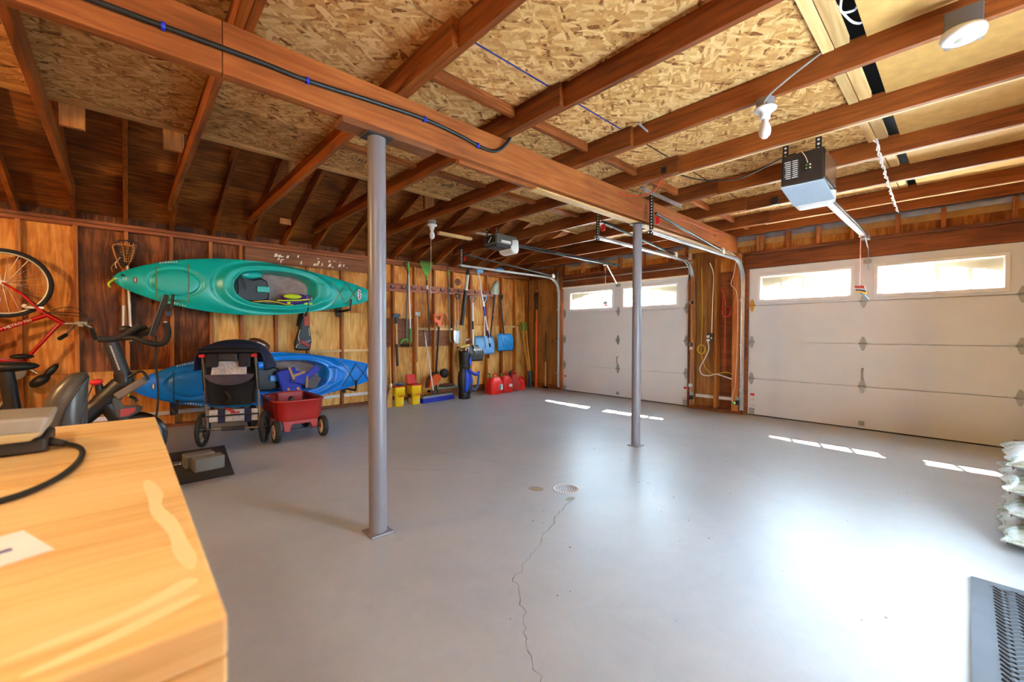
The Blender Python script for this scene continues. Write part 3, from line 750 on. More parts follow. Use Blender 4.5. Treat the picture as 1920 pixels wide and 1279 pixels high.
# pale worn streaks and glue stains on the top
st = plain('bleached_wood', (250, 228, 178), 0.5, var=0.04)
def blotch(pts, z):
    P = spline([(x, y, z) for x, y in pts], 5, True); return MB().add(P, [tuple(range(len(P)))])
blotch([(0.035, 1.12), (0.05, 1.02), (0.045, 0.94), (0.058, 0.86), (0.064, 0.76), (0.068, 0.69), (0.058, 0.66), (0.046, 0.72), (0.045, 0.8), (0.03, 0.9), (0.028, 1.0), (0.024, 1.1)], 0.9505).obj('glue_stain', st, wbn)
blotch([(0.05, 0.64), (0.0, 0.61), (-0.06, 0.6), (-0.09, 0.59), (-0.05, 0.588), (0.01, 0.597), (0.06, 0.62)], 0.9505).obj('glue_stain', st, wbn)
blotch([(0.06, 0.585), (0.0, 0.56), (-0.05, 0.55), (-0.07, 0.555), (-0.02, 0.572), (0.04, 0.592)], 0.9505).obj('glue_stain', st, wbn)
blotch([(0.05, 1.94), (-0.1, 1.925), (-0.2, 1.93), (-0.1, 1.945)], 0.9505).obj('glue_stain', st, wbn)

sd = thing('power_sander', 'grey metal hand tool with dark underside at the edge of the workbench', 'power tool', (-0.3, 1.66, 0.95))
MB().box(-0.55, -0.145, 1.55, 1.74, 0.953, 0.985).obj('base', M['dark'], sd, bev=0.006)
MB().prism([(-0.56, 1.55, 0.988), (-0.155, 1.55, 0.988), (-0.138, 1.55, 1.04), (-0.56, 1.55, 1.05)], (0, 0.2, 0)).obj('body', plain('cast_metal', (150, 146, 136), 0.55, 0.2), sd, bev=0.008)
MB().prism([(-0.56, 1.535, 0.985), (-0.17, 1.535, 0.985), (-0.15, 1.535, 1.004), (-0.56, 1.535, 1.012)], (0, 0.014, 0)).obj('rail', plain('worn_brass', (186, 170, 126), 0.5, 0.2), sd, bev=0.004)
MB().tube(spline([(-0.52, 1.62, 1.05), (-0.45, 1.62, 1.10), (-0.36, 1.62, 1.10), (-0.30, 1.62, 1.05)], 5), 0.02, 10).obj('grip', M['dark'], sd)
MB().cyl((-0.145, 1.60, 0.968), (-0.115, 1.575, 0.962), 0.012, 0.008, n=10).obj('strain_relief', M['dark'], sd)
MB().tube(spline([(-0.115, 1.575, 0.962), (-0.09, 1.54, 0.957), (-0.078, 1.45, 0.9565), (-0.085, 1.32, 0.9565), (-0.115, 1.2, 0.9565), (-0.17, 1.13, 0.9565), (-0.3, 1.1, 0.9565), (-0.5, 1.14, 0.9565)], 7), 0.0055, 10).obj('power_cord', M['rubber'], sd)['label'] = 'thick black power cord'
pp = MB().box(-0.42, -0.093, 0.845, 0.965, 0.9505, 0.9515).xf(Matrix.Translation((-0.093, 0.9, 0)) @ Matrix.Rotation(0.35, 4, 'Z') @ Matrix.Translation((0.093, -0.9, 0))).obj('paper_slip', plain('white_paper', (236, 236, 240), 0.7))
tag(pp, 'white slip of paper with a blue line on the workbench', 'paper')
MB().box(-0.42, -0.12, 0.89, 0.9, 0.9516, 0.9519).xf(Matrix.Translation((-0.093, 0.9, 0)) @ Matrix.Rotation(0.35, 4, 'Z') @ Matrix.Translation((0.093, -0.9, 0))).obj('blue_line', M['blue'], pp)

# ---- kayaks
KW = [(0, 0.02), (0.05, 0.075), (0.13, 0.125), (0.25, 0.18), (0.42, 0.243), (0.67, 0.305), (0.95, 0.352), (1.25, 0.372), (1.56, 0.372), (1.97, 0.335), (2.42, 0.252), (2.75, 0.18), (2.95, 0.125), (3.08, 0.07), (3.15, 0.015)]
def smooth(a, b, x):
    t = min(max((x-a)/(b-a), 0), 1); return t*t*(3-2*t)
def kw(s):
    return sum(lerp1(min(max(s+d, 0), 3.15), KW) for d in (-0.05, 0, 0.05))/3 if 0.08 < s < 3.07 else lerp1(s, KW)
def ecock(s, z):
    a = 0.50 if s < 1.66 else 0.58
    return (abs((s-1.66)/a)**2.4 + abs((z-0.015)/0.245)**2.4)**(1/2.4)
def deck_h(s, z):
    w = max(kw(s), 1e-3); t = min(abs(z)/w, 1)
    h = 0.085*(w/0.37)**0.8*(1-t**2.4)
    e = ecock(s, z)
    if e > 1: h += 0.034*math.exp(-((e-1.2)/0.09)**2) - 0.014*math.exp(-((e-1.42)/0.06)**2)
    g = math.hypot((s-0.57)/0.25, z/0.17); h -= 0.022*math.exp(-((g-1)/0.07)**2)
    g = math.hypot((s-0.50)/0.42, z/0.24); h -= 0.012*math.exp(-((g-1)/0.05)**2) if s < 0.62 else 0
    g = math.hypot((s-2.28)/0.16, z/0.14); h -= 0.024*smooth(1.0, 0.8, g)*(1 if s > 2.2 else 0)
    g = math.hypot((s-2.62)/0.1, z/0.1); h -= 0.006*math.exp(-((g-1)/0.12)**2)
    h -= 0.29*smooth(1.0, 0.86, e)
    return h
def kayak(name, label, x0, zc, y0, deckmat, floormat, cordmat):
    k = thing(name, label, 'kayak', (x0+1.57, y0+0.1, zc-0.37))
    ns, nt = 170, 56
    P = []
    for i in range(ns+1):
        s = 3.15*(0.5-0.5*math.cos(math.pi*i/ns))*0.35 + 3.15*i/ns*0.65
        w = kw(s); row = []
        for j in range(nt+1):
            t = -math.cos(math.pi*j/nt)*0.5 + (2*j/nt-1)*0.5
            z = t*w; row.append((x0+s, y0-deck_h(s, z), zc+z))
        P.append(row)
    m = MB().grid(P)
    nd = len(m.f)
    Q = []
    for i in range(0, ns+1, 2):
        s = 3.15*(0.5-0.5*math.cos(math.pi*i/ns))*0.35 + 3.15*i/ns*0.65
        w = kw(s); dep = 0.27*smooth(0.0, 0.5, s)*smooth(3.15, 2.6, s)+0.03; row = []
        for j in range(17):
            a = math.pi*j/16
            row.append((x0+s, y0+dep*math.sin(a)**0.7, zc-w*math.cos(a)))
        Q.append(row)
    m.grid(Q)
    hull = m.obj('hull', deckmat, k)
    hull.data.materials.append(floormat)
    for i, p in enumerate(hull.data.polygons):
        if i < nd:
            c = hull.data.vertices[p.vertices[0]].co + k.location
            if ecock(c.x-x0, c.z-zc) < 0.86 and c.x-x0 > 1.45: p.material_index = 1
    # coaming rim
    rim = []
    for i in range(72):
        a = 2*math.pi*i/72; ca, sa = math.cos(a), math.sin(a); A = 0.58 if ca > 0 else 0.50
        s = 1.66 + A*1.02*math.copysign(abs(ca)**(2/2.4), ca); z = 0.015 + 0.25*math.copysign(abs(sa)**(2/2.4), sa)
        rim.append((x0+s, y0-deck_h(s, z) if ecock(s, z) > 1.0 else y0-0.085*(1-(abs(z)/kw(s))**2.4), zc+z))
    MB().tube(rim, 0.011, 8, closed=True).obj('coaming', deckmat, k)
    # seat, seat back and strap
    MB().prism([(x0+a, y0+0.10, zc+b) for a, b in ((1.22, 0.13), (1.29, 0.185), (1.36, 0.15), (1.42, 0.13), (1.52, 0.165), (1.60, 0.12), (1.63, 0.0), (1.62, -0.15), (1.45, -0.19), (1.28, -0.18), (1.20, -0.08))], (0, 0.06, 0)).obj('seat', M['black'], k, bev=0.025)
    MB().ell((x0+1.20, y0+0.10, zc-0.01), 0.045, 0.12, 0.19, 14, 10).obj('seat_back', M['black'], k)
    MB().box(x0+1.46, x0+1.62, y0+0.055, y0+0.085, zc-0.05, zc+0.04).obj('seat_insert', deckmat, k, bev=0.012)
    MB().tube(spline([(x0+1.22, y0-0.02, zc+0.24), (x0+1.30, y0+0.02, zc+0.08), (x0+1.32, y0+0.03, zc-0.02)], 5), 0.007, 6).obj('seat_strap', M['black'], k)
    MB().ell((x0+1.33, y0+0.11, zc+0.19), 0.22, 0.05, 0.06, 14, 8).obj('side_brace', deckmat, k)
    # deck bungees
    D = lambda s, z: (x0+s, y0-deck_h(s, z)-0.006, zc+z)
    bg = lambda pts: MB().tube([D(*p) for p in pts], 0.005, 6).obj('bungee', cordmat, k)
    ln = lambda a, b, n=10: [(a[0]+(b[0]-a[0])*i/n, a[1]+(b[1]-a[1])*i/n) for i in range(n+1)]
    bg(ln((0.38, 0.17), (0.38, -0.2))); bg(ln((0.69, 0.24), (0.69, -0.235))); bg(ln((0.38, -0.2), (0.69, -0.235)))
    bg(ln((2.44, 0.19), (2.66, -0.16)) + ln((2.66, -0.16), (2.86, 0.12))); bg(ln((2.44, -0.19), (2.66, 0.16)) + ln((2.66, 0.16), (2.86, -0.11)))
    # oval emblem at the bow and small maker's plate at the stern
    def oval(s, z, a, b, dy): return [(x0+s+a*math.cos(q*math.pi/10), y0-deck_h(s, z)-dy+0.1*(a*math.cos(q*math.pi/10)), zc+z+b*math.sin(q*math.pi/10)) for q in range(20)]
    e = MB().prism(oval(2.875, 0.0, 0.034, 0.085, 0.004), (0, 0.004, 0)).obj('emblem', M['whiteplastic'], k)
    mk = MB()
    for dz, dx in ((0.05, -0.006), (0.03, 0.01), (0.005, -0.004), (-0.02, 0.008), (-0.04, -0.006), (-0.058, 0.004)):
        c = V(x0+2.875+dx, y0-deck_h(2.875, 0)-0.0055, zc+dz); mk.prism([c+V(-0.012, 0, -0.007), c+V(0.010, 0, -0.010), c+V(0.013, 0, 0.006), c+V(-0.008, 0, 0.011)], (0, 0.001, 0))
    mk.obj('emblem_mark', M['black'], e)
    e2 = MB().prism(oval(0.19, 0.0, 0.02, 0.04, 0.006), (0, 0.004, 0)).obj('maker_plate', plain('brown_plate', (84, 52, 40), 0.4), k)
    MB().prism(oval(0.19, 0.0, 0.005, 0.028, 0.0075), (0, 0.001, 0)).obj('plate_mark', M['cream'], e2)
    # white script along the lower and upper gunwales
    for s0, zf, sg in ((0.50, -0.93, 1), (0.42, 0.93, 1)):
        sc = MB()
        for q in range(7):
            s_ = s0+q*0.026; w_ = kw(s_); c = V(x0+s_, y0-deck_h(s_, w_*zf)-0.004, zc+w_*zf); hh = 0.016 if q in (0, 2, 3) else 0.009
            sc.prism([c+V(-0.009, 0, -0.007), c+V(0.004, 0, -0.007), c+V(0.010, 0, hh), c+V(-0.002, 0, hh)], (0, 0.003, 0))
        sc.obj('script_mark', M['whiteplastic'], k)
    MB().ell((x0+0.085, y0-0.028, zc+0.05), 0.017, 0.01, 0.012, 10, 6).obj('drain_plug', M['black'], k)
    tg = spline([(x0+0.015, y0-0.02, zc+0.0), (x0-0.035, y0-0.03, zc-0.06), (x0-0.02, y0-0.03, zc-0.10)], 5)
    MB().tube(tg, 0.012 if 'green' in label else 0.008, 8).obj('toggle_handle', plain('lime_toggle', (180, 200, 40), 0.4) if 'green' in label else M['black'], k)
    return k
M['teal'] = plain('teal_hull', (8, 170, 156), 0.3, var=0.05, scale=3)
M['azure'] = plain('azure_hull', (6, 122, 218), 0.3, var=0.05, scale=3)
M['cockpit'] = plain('greyish_cockpit_floor', (150, 130, 122), 0.6, var=0.2, scale=12)
M['olive'] = plain('olive_cord', (120, 112, 30), 0.7)
kg = kayak('kayak', 'teal green kayak hung on the wall, the upper of the two', -0.09, 1.865, 6.68, M['teal'], M['cockpit'], M['olive'])
kb = kayak('kayak', 'bright blue kayak hung low on the wall, under the green one', 0.06, 0.60, 6.68, M['azure'], M['cockpit'], M['black'])
for x, zb, lab in ((0.43, 1.58, 'black wall bracket under the left end of the green kayak'), (2.62, 1.64, 'black wall bracket under the right end of the green kayak'),
                   (0.46, 0.28, 'black wall bracket under the left end of the blue kayak'), (2.70, 0.36, 'black wall bracket under the right end of the blue kayak')):
    t = thing('kayak_bracket', lab, 'bracket', (x, 6.9, zb-0.02), 'kayak wall brackets')
    MB().obox((x, 7.1, zb-0.04), (x, 6.60, zb-0.025), 0.03, 0.03).obj('arm', M['black'], t, bev=0.004)
    MB().obox((x, 6.60, zb-0.03), (x+0.015, 6.59, zb+0.14), 0.028, 0.024).obj('upright_tip', M['black'], t, bev=0.004)
    MB().box(x-0.03, x+0.03, 7.085, 7.1, zb-0.12, zb+0.05).obj('wall_plate', M['black'], t, bev=0.003)

# purple and yellow vest in the green kayak, blue vest in the blue kayak
pv = thing('life_vest', 'purple and lime yellow folded life vest in the green kayak cockpit', 'life vest', (1.82, 6.68, 1.66))
vio = plain('purple_nylon', (70, 26, 120), 0.7, bump=0.2); lime = plain('lime_nylon', (196, 220, 20), 0.6)
MB().ell((1.86, 6.69, 1.70), 0.27, 0.07, 0.045, 18, 10, Matrix.Rotation(-0.10, 3, 'Y')).obj('lower_panel', vio, pv)
MB().ell((1.84, 6.68, 1.765), 0.20, 0.06, 0.05, 18, 10, Matrix.Rotation(-0.05, 3, 'Y')).obj('upper_panel', vio, pv)
MB().ell((1.80, 6.635, 1.775), 0.125, 0.03, 0.036, 16, 10).obj('lime_panel', lime, pv)
MB().tube(spline([(1.6, 6.64, 1.705), (1.75, 6.61, 1.715), (1.9, 6.61, 1.725), (2.06, 6.63, 1.755)], 5), 0.011, 6).obj('piping', lime, pv)
MB().tube(spline([(1.28, 6.66, 1.665), (1.42, 6.62, 1.69), (1.55, 6.62, 1.685), (1.72, 6.63, 1.655), (1.80, 6.63, 1.66)], 5), 0.009, 6).obj('strap', plain('yellow_webbing', (200, 180, 40), 0.7), pv)
for x in (1.98, 2.03): MB().tube(spline([(x, 6.63, 1.72), (x+0.012, 6.615, 1.765), (x+0.01, 6.64, 1.81)], 4), 0.01, 6).obj('band', plain('violet_band', (110, 70, 190), 0.6), pv)
for x in (1.72, 1.95, 2.02): MB().box(x, x+0.04, 6.605, 6.612, 1.665, 1.69).obj('lettering', lime, pv)

bv = thing('life_vest', 'blue life vest with tan straps in the blue kayak cockpit', 'life vest', (1.9, 6.66, 0.40))
royal = plain('royal_blue_nylon', (26, 44, 168), 0.6, bump=0.2); tan = plain('tan_webbing', (170, 132, 84), 0.7); mesh_ = plain('grey_mesh', (96, 88, 92), 0.8, bump=0.4)
MB().box(-0.13, 0.13, -0.03, 0.03, -0.17, 0.17).xf(Matrix.Translation((1.74, 6.64, 0.56)) @ Matrix.Rotation(-0.25, 4, 'Y')).obj('front_panel', royal, bv, bev=0.02)
MB().box(-0.10, 0.10, -0.03, 0.03, -0.09, 0.09).xf(Matrix.Translation((1.86, 6.60, 0.60)) @ Matrix.Rotation(0.3, 4, 'Y')).obj('collar_panel', royal, bv, bev=0.02)
MB().box(-0.11, 0.11, -0.02, 0.02, -0.05, 0.05).xf(Matrix.Translation((2.06, 6.64, 0.66)) @ Matrix.Rotation(-0.7, 4, 'Y')).obj('shoulder_panel', royal, bv, bev=0.015)
MB().box(-0.12, 0.12, -0.015, 0.015, -0.10, 0.10).xf(Matrix.Translation((2.05, 6.67, 0.53)) @ Matrix.Rotation(0.5, 4, 'Y')).obj('mesh_panel', mesh_, bv, bev=0.01)
MB().box(-0.10, 0.10, -0.02, 0.02, -0.05, 0.05).xf(Matrix.Translation((1.80, 6.62, 0.42))).obj('lower_panel', royal, bv, bev=0.015)
for p, q in (((1.73, 6.575, 0.75), (1.79, 6.565, 0.58)), ((1.79, 6.56, 0.63), (1.94, 6.565, 0.68)), ((1.98, 6.60, 0.62), (1.97, 6.60, 0.44)), ((1.84, 6.59, 0.46), (1.9, 6.59, 0.36)), ((1.72, 6.59, 0.46), (1.74, 6.60, 0.36))):
    MB().obox(p, q, 0.008, 0.032, up=(1, 0, 0)).obj('strap', tan, bv)
MB().box(1.775, 1.805, 6.555, 6.57, 0.545, 0.58).obj('buckle', M['black'], bv)

# football
fb = thing('football', 'brown football with white laces resting on the blue kayak', 'football', (1.40, 6.80, 0.985))
R_ = Matrix.Rotation(0.45, 3, 'Y')
prof = [(0.085*math.sin(math.pi*i/16)**0.8, -0.145*math.cos(math.pi*i/16)) for i in range(17)]
MB().lathe(prof, (0, 0, 0), (1, 0, 0), 24).xf(Matrix.Translation((1.40, 6.80, 1.075)) @ R_.to_4x4()).obj('ball', plain('brown_leather', (92, 48, 26), 0.55, bump=0.3), fb)
lc = MB().box(-0.055, 0.055, -0.084, -0.078, 0.018, 0.024)
for i in range(8): lc.box(-0.05+i*0.014, -0.045+i*0.014, -0.086, -0.08, 0.008, 0.034)
lc.xf(Matrix.Translation((1.40, 6.80, 1.075)) @ R_.to_4x4()).obj('laces', M['whiteplastic'], fb)
# pouch hanging between the kayaks
hp = thing('sports_pouch', 'narrow black and red pouch hanging by black straps between the kayaks', 'pouch', (2.02, 6.93, 0.97))
MB().prism([(1.90, 6.90, 0.98), (2.12, 6.90, 0.97), (2.145, 6.90, 1.12), (2.12, 6.90, 1.32), (2.10, 6.90, 1.50), (1.98, 6.90, 1.50), (1.96, 6.90, 1.3), (1.90, 6.90, 1.10)], (0, 0.10, 0)).obj('body', M['black'], hp, bev=0.03)
MB().box(-0.075, 0.075, -0.012, 0.012, -0.028, 0.028).xf(Matrix.Translation((2.04, 6.893, 1.08)) @ Matrix.Rotation(0.6, 4, 'Y')).obj('red_patch', plain('dark_red_patch', (150, 20, 26), 0.5), hp, bev=0.01)
MB().box(2.03, 2.095, 6.893, 6.9, 1.36, 1.50).obj('orange_patch', plain('rust_orange_patch', (190, 62, 24), 0.5), hp)
MB().tube(spline([(1.97, 6.89, 1.30), (1.945, 6.89, 1.17), (1.99, 6.89, 1.10), (2.12, 6.89, 1.13)], 5), 0.005, 6).obj('piping', M['whiteplastic'], hp)
MB().tube(spline([(1.91, 6.895, 1.02), (1.93, 6.885, 1.07), (1.98, 6.885, 1.09)], 4), 0.006, 6).obj('piping', M['whiteplastic'], hp)
MB().tube(spline([(2.09, 6.89, 1.32), (2.10, 6.89, 1.2)], 2), 0.004, 6).obj('piping', M['whiteplastic'], hp)
MB().prism([(1.895, 6.66, 1.73), (1.975, 6.66, 1.73), (1.98, 6.64, 1.60), (1.965, 6.80, 1.49), (1.95, 6.88, 1.35), (1.915, 6.88, 1.35), (1.915, 6.80, 1.49), (1.895, 6.64, 1.60)], (0, 0.012, 0)).obj('strap', M['black'], hp)
MB().tube(spline([(2.0, 6.66, 1.72), (2.005, 6.62, 1.6), (1.99, 6.80, 1.49), (1.99, 6.89, 1.42)], 4), 0.008, 6).obj('strap', M['black'], hp)

# lacrosse sticks
def lacrosse(label, xt, xb, zb, zt, mats, pocket):
    t = thing('lacrosse_stick', label, 'lacrosse stick', (xb, 7.05, zb), 'lacrosse sticks hung on a stud')
    zm = zb+(zt-zb)*0.45
    MB().cyl((xb, 7.04, zb), (xb+(xt-xb)*0.45, 7.04, zm), 0.016, n=10).obj('shaft', mats[0], t)
    MB().cyl((xb+(xt-xb)*0.45, 7.04, zm), (xt, 7.04, zt), 0.018, n=10).obj('grip', mats[1], t)
    MB().cyl((xb, 7.04, zb-0.02), (xb, 7.04, zb+0.012), 0.019, n=10).obj('end_cap', M['black'], t)
    hz = zt
    L_ = [(xt, 7.04, hz), (xt-0.05, 7.03, hz+0.08), (xt-0.085, 7.0, hz+0.2), (xt-0.09, 6.99, hz+0.28), (xt, 6.985, hz+0.30), (xt+0.09, 6.99, hz+0.28), (xt+0.085, 7.0, hz+0.2), (xt+0.05, 7.03, hz+0.08)]
    MB().tube(spline(L_, 5, True), 0.009, 6, closed=True).obj('head_frame', M['black'] if pocket == 'dark' else mats[1], t)
    net = MB()
    for i in range(7):
        z = hz+0.06+i*0.034; w = 0.04+min(i, 5)*0.009
        net.tube([(xt-w, 7.01, z), (xt, 7.035, z-0.02), (xt+w, 7.01, z)], 0.004, 5)
    for dx in (-0.035, -0.012, 0.012, 0.035): net.tube([(xt+dx*0.6, 7.03, hz+0.04), (xt+dx, 7.035, hz+0.15), (xt+dx*1.6, 6.99, hz+0.28)], 0.004, 5)
    net.obj('pocket_net', plain('amber_lacing', (206, 150, 70), 0.7) if pocket == 'dark' else M['black'], t)
    MB().tube(spline([(xt-0.06, 7.03, hz+0.1), (xt-0.11, 7.03, hz+0.02), (xt-0.10, 7.04, hz-0.04)], 5), 0.006, 5).obj('string', mats[1], t)
ltan = plain('tan_tape', (186, 120, 56), 0.7); lsil = plain('pale_shaft', (206, 200, 190), 0.35, 0.3)
lacrosse('lacrosse stick with a silver shaft and tan taped grip, on the left', 0.005, -0.01, 1.22, 2.02, (lsil, ltan), 'lite')
lacrosse('lacrosse stick with an all silver shaft and black head, on the right', 0.04, 0.062, 1.13, 2.07, (lsil, lsil), 'dark')

# ---- bicycle on the wall
bk = thing('bicycle', 'red bicycle hung on the back wall at the left edge', 'bicycle', (-1.0, 6.85, 0.4))
M['bred'] = plain('glossy_red_frame', (196, 14, 20), 0.22, var=0.03, coat=0.5)
def wheel(c, R, par, spokes=26):
    c = Vector(c); n = 56
    circ = lambda r: [(c.x+r*math.cos(2*math.pi*i/n), c.y, c.z+r*math.sin(2*math.pi*i/n)) for i in range(n)]
    MB().tube(circ(R-0.02), 0.02, 8, closed=True).obj('tyre', M['rubber'], par)
    MB().tube(circ(R-0.045), 0.011, 6, closed=True).obj('rim', plain('pale_rim', (214, 204, 180), 0.3, 0.4), par)
    sp = MB()
    for i in range(spokes):
        a = 2*math.pi*i/spokes; b = a+(0.5 if i % 2 else -0.5)
        sp.tube([(c.x+0.022*math.cos(b), c.y+(0.025 if i % 4 < 2 else -0.025), c.z+0.022*math.sin(b)), (c.x+(R-0.05)*math.cos(a), c.y, c.z+(R-0.05)*math.sin(a))], 0.0022, 4, caps=False)
    sp.obj('spokes', M['chrome'], par)
    MB().cyl(c+V(0, -0.05, 0), c+V(0, 0.05, 0), 0.02, n=12).obj('hub', M['chrome'], par)
wheel((-0.93, 6.88, 1.765), 0.365, bk)
wheel((-1.25, 6.88, 0.62), 0.365, bk)
T = lambda p, q, r, m='bred', r2=None, nm='frame_tube': MB().cyl(p, q, r, r2, n=12).obj(nm, M[m], bk)
for dy in (-0.055, 0.055):
    MB().tube(spline([(-0.93, 6.88+dy, 1.765), (-0.80, 6.88+dy, 1.655), (-0.66, 6.88+dy*0.9, 1.47)], 5), [0.009]*4+[0.013]*4+[0.017]*3, 10).obj('fork_blade', M['bred'], bk)
MB().cyl((-0.67, 6.815, 1.48), (-0.67, 6.945, 1.48), 0.022, n=12).obj('fork_crown', M['bred'], bk)
T((-0.67, 6.88, 1.48), (-0.50, 6.88, 1.345), 0.026, nm='head_tube')
T((-0.62, 6.88, 1.44), (-1.45, 6.88, 1.03), 0.024, nm='down_tube')
text_mesh('frame_lettering', 'METRO 700', 0.042, M['whiteplastic'], bk, (-0.83, 6.853, 1.335), (math.pi/2, -math.atan2(0.41, 0.83), 0))
T((-0.52, 6.88, 1.36), (-0.82, 6.88, 0.90), 0.018, nm='top_tube')
T((-0.80, 6.88, 0.93), (-1.45, 6.88, 1.03), 0.018, nm='seat_tube')
T((-1.45, 6.88, 1.03), (-1.25, 6.82, 0.62), 0.012, 'dark', nm='chain_stay')
T((-0.83, 6.88, 0.92), (-1.25, 6.82, 0.62), 0.010, nm='seat_stay')
T((-0.84, 6.88, 0.92), (-0.70, 6.87, 0.80), 0.013, 'chrome', nm='seat_post')
MB().ell((-0.68, 6.84, 0.72), 0.095, 0.07, 0.055, 16, 10, Matrix.Rotation(-0.7, 3, 'Y')).ell((-0.60, 6.84, 0.82), 0.10, 0.035, 0.035, 14, 8, Matrix.Rotation(-0.95, 3, 'Y')).obj('saddle', M['black'], bk)
T((-0.50, 6.88, 1.345), (-0.40, 6.87, 1.35), 0.016, 'chrome', nm='stem')
MB().tube(spline([(-0.46, 6.55, 1.22), (-0.42, 6.7, 1.30), (-0.39, 6.87, 1.355), (-0.34, 6.95, 1.34), (-0.28, 7.0, 1.30)], 6), 0.012, 10).obj('handlebar', M['chrome'], bk)
for p, q in (((-0.46, 6.55, 1.22), (-0.50, 6.46, 1.18)), ((-0.28, 7.0, 1.30), (-0.25, 7.04, 1.16))):
    MB().cyl(p, q, 0.02, n=12).obj('grip', M['rubber'], bk)
MB().box(-0.40, -0.30, 6.66, 6.72, 1.33, 1.37).box(-0.37, -0.33, 6.60, 6.68, 1.31, 1.35).obj('brake_lever', M['zinc'], bk, bev=0.006)
for a, b_, c_ in ((1.52, 0.0, -0.3), (1.47, 0.01, -0.25), (1.44, 0.02, -0.28)):
    MB().tube(spline([(-0.62, 6.83, 1.46), (-0.5, 6.78, a), (-0.38, 6.78, a-0.01), (c_, 6.80, 1.40), (-0.33, 6.78, 1.34)], 6), 0.004, 5).obj('brake_cable', M['black'], bk)
MB().box(-0.78, -0.64, 6.82, 6.85, 1.50, 1.53).cyl((-0.78, 6.82, 1.53), (-0.78, 6.86, 1.53), 0.02, n=8).obj('brake_caliper', M['chrome'], bk, bev=0.004)
MB().lathe([(0.02, -0.004), (0.085, -0.004), (0.09, 0.0), (0.085, 0.004), (0.02, 0.004)], (-0.86, 6.83, 0.83), (0, 1, 0), 24).obj('chainring', M['zinc'], bk)
MB().ell((-0.80, 6.80, 0.99), 0.09, 0.05, 0.03, 12, 8).obj('pedal', M['black'], bk)

# ---- padded seat beyond the bench
ps = thing('padded_seat', 'dark grey padded seat with a curved seam, rising behind the workbench', 'seat', (-0.28, 4.2, 0))
vin = plain('worn_grey_vinyl', (74, 70, 64), 0.34, var=0.12, bump=0.1)
P = []
prof = [(-0.30, 0.42, 0.10), (-0.30, 0.55, 0.145), (-0.305, 0.68, 0.155), (-0.295, 0.78, 0.145), (-0.27, 0.87, 0.115), (-0.24, 0.935, 0.085), (-0.225, 0.965, 0.05), (-0.22, 0.972, 0.005)]
for cx, z, r in prof:
    P.append([(cx-0.005+r*0.74*math.copysign(abs(math.cos(t))**0.8, math.cos(t)), 4.2+r*0.75*math.copysign(abs(math.sin(t))**0.8, math.sin(t)), z) for t in [2*math.pi*j/28 for j in range(28)]])
MB().grid(P, closed_v=True).add(P[0], [tuple(range(28))]).obj('cushion', vin, ps)
MB().tube(spline([(-0.335, 4.09, 0.45), (-0.325, 4.083, 0.60), (-0.29, 4.085, 0.74), (-0.235, 4.105, 0.86), (-0.19, 4.15, 0.94)], 6), 0.006, 6).obj('seam', M['black'], ps)
MB().tube(spline([(-0.235, 4.085, 0.45), (-0.225, 4.08, 0.62), (-0.195, 4.10, 0.78), (-0.165, 4.14, 0.88)], 6), 0.004, 6).obj('seam', M['black'], ps)
MB().cyl((-0.28, 4.2, 0.45), (-0.28, 4.2, 0.02), 0.03, n=12).obj('post', M['black'], ps)
for k in range(5):
    a_ = 2*math.pi*k/5; MB().obox((-0.28, 4.2, 0.05), (-0.28+0.22*math.cos(a_), 4.2+0.22*math.sin(a_), 0.025), 0.04, 0.035).obj('foot', M['black'], ps, bev=0.006)

# ---- exercise bike, side on
xb = thing('exercise_bike', 'black exercise bike seen side on, with a thin tablet screen', 'exercise bike', (-0.1, 4.95, 0))
bf = plain('matte_black_frame', (30, 29, 29), 0.45, var=0.1)
Y = 4.95
MB().tube(spline([(-0.66, Y, 0.30), (-0.36, Y, 0.46), (-0.16, Y, 0.64), (-0.02, Y, 0.80)], 6), [0.055]*6+[0.07]*7+[0.08]*6, 16).obj('main_frame', bf, xb)
MB().tube(spline([(-0.12, Y, 0.66), (-0.06, Y, 0.55), (0.0, Y, 0.42), (0.06, Y, 0.34)], 6), 0.068, 14).obj('down_frame', bf, xb)
MB().cyl((0.0, Y, 0.76), (-0.012, Y, 0.90), 0.068, 0.062, n=20).obj('collar', bf, xb)
MB().cyl((-0.01, Y, 0.88), (-0.085, Y, 1.17), 0.052, n=18).obj('handlebar_post', M['dark'], xb)
txt = MB()
for i in range(17):
    z = 0.93+i*0.0125; xx = -0.022-(z-0.88)*0.259
    txt.box(xx-0.006, xx+0.006, Y-0.0535, Y-0.0525, z, z+0.007)
txt.obj('printed_text', M['whiteplastic'], xb)['kind'] = 'stuff'
MB().tube(spline([(-0.16, Y-0.03, 1.195), (-0.09, Y-0.04, 1.19), (-0.01, Y-0.06, 1.215), (0.05, Y-0.08, 1.265), (0.105, Y-0.09, 1.315)], 6), 0.027, 12).obj('handlebar', M['rubber'], xb)
MB().tube(spline([(0.0, Y+0.05, 1.21), (0.07, Y+0.09, 1.255), (0.15, Y+0.1, 1.305)], 5), 0.023, 10).obj('handlebar', M['rubber'], xb)
MB().tube(spline([(-0.01, Y-0.06, 1.20), (0.06, Y-0.12, 1.20), (0.13, Y-0.17, 1.17), (0.21, Y-0.17, 1.145), (0.265, Y-0.17, 1.17), (0.285, Y-0.17, 1.25), (0.27, Y-0.17, 1.335)], 6), [0.02]*12+[0.024]*25, 12).obj('handlebar', M['rubber'], xb)
MB().ell((0.268, Y-0.17, 1.34), 0.017, 0.017, 0.009, 10, 6).obj('end_cap', M['whiteplastic'], xb)
MB().ell((0.01, Y+0.02, 1.275), 0.05, 0.05, 0.035, 12, 8).obj('bar_pad', M['dark'], xb)
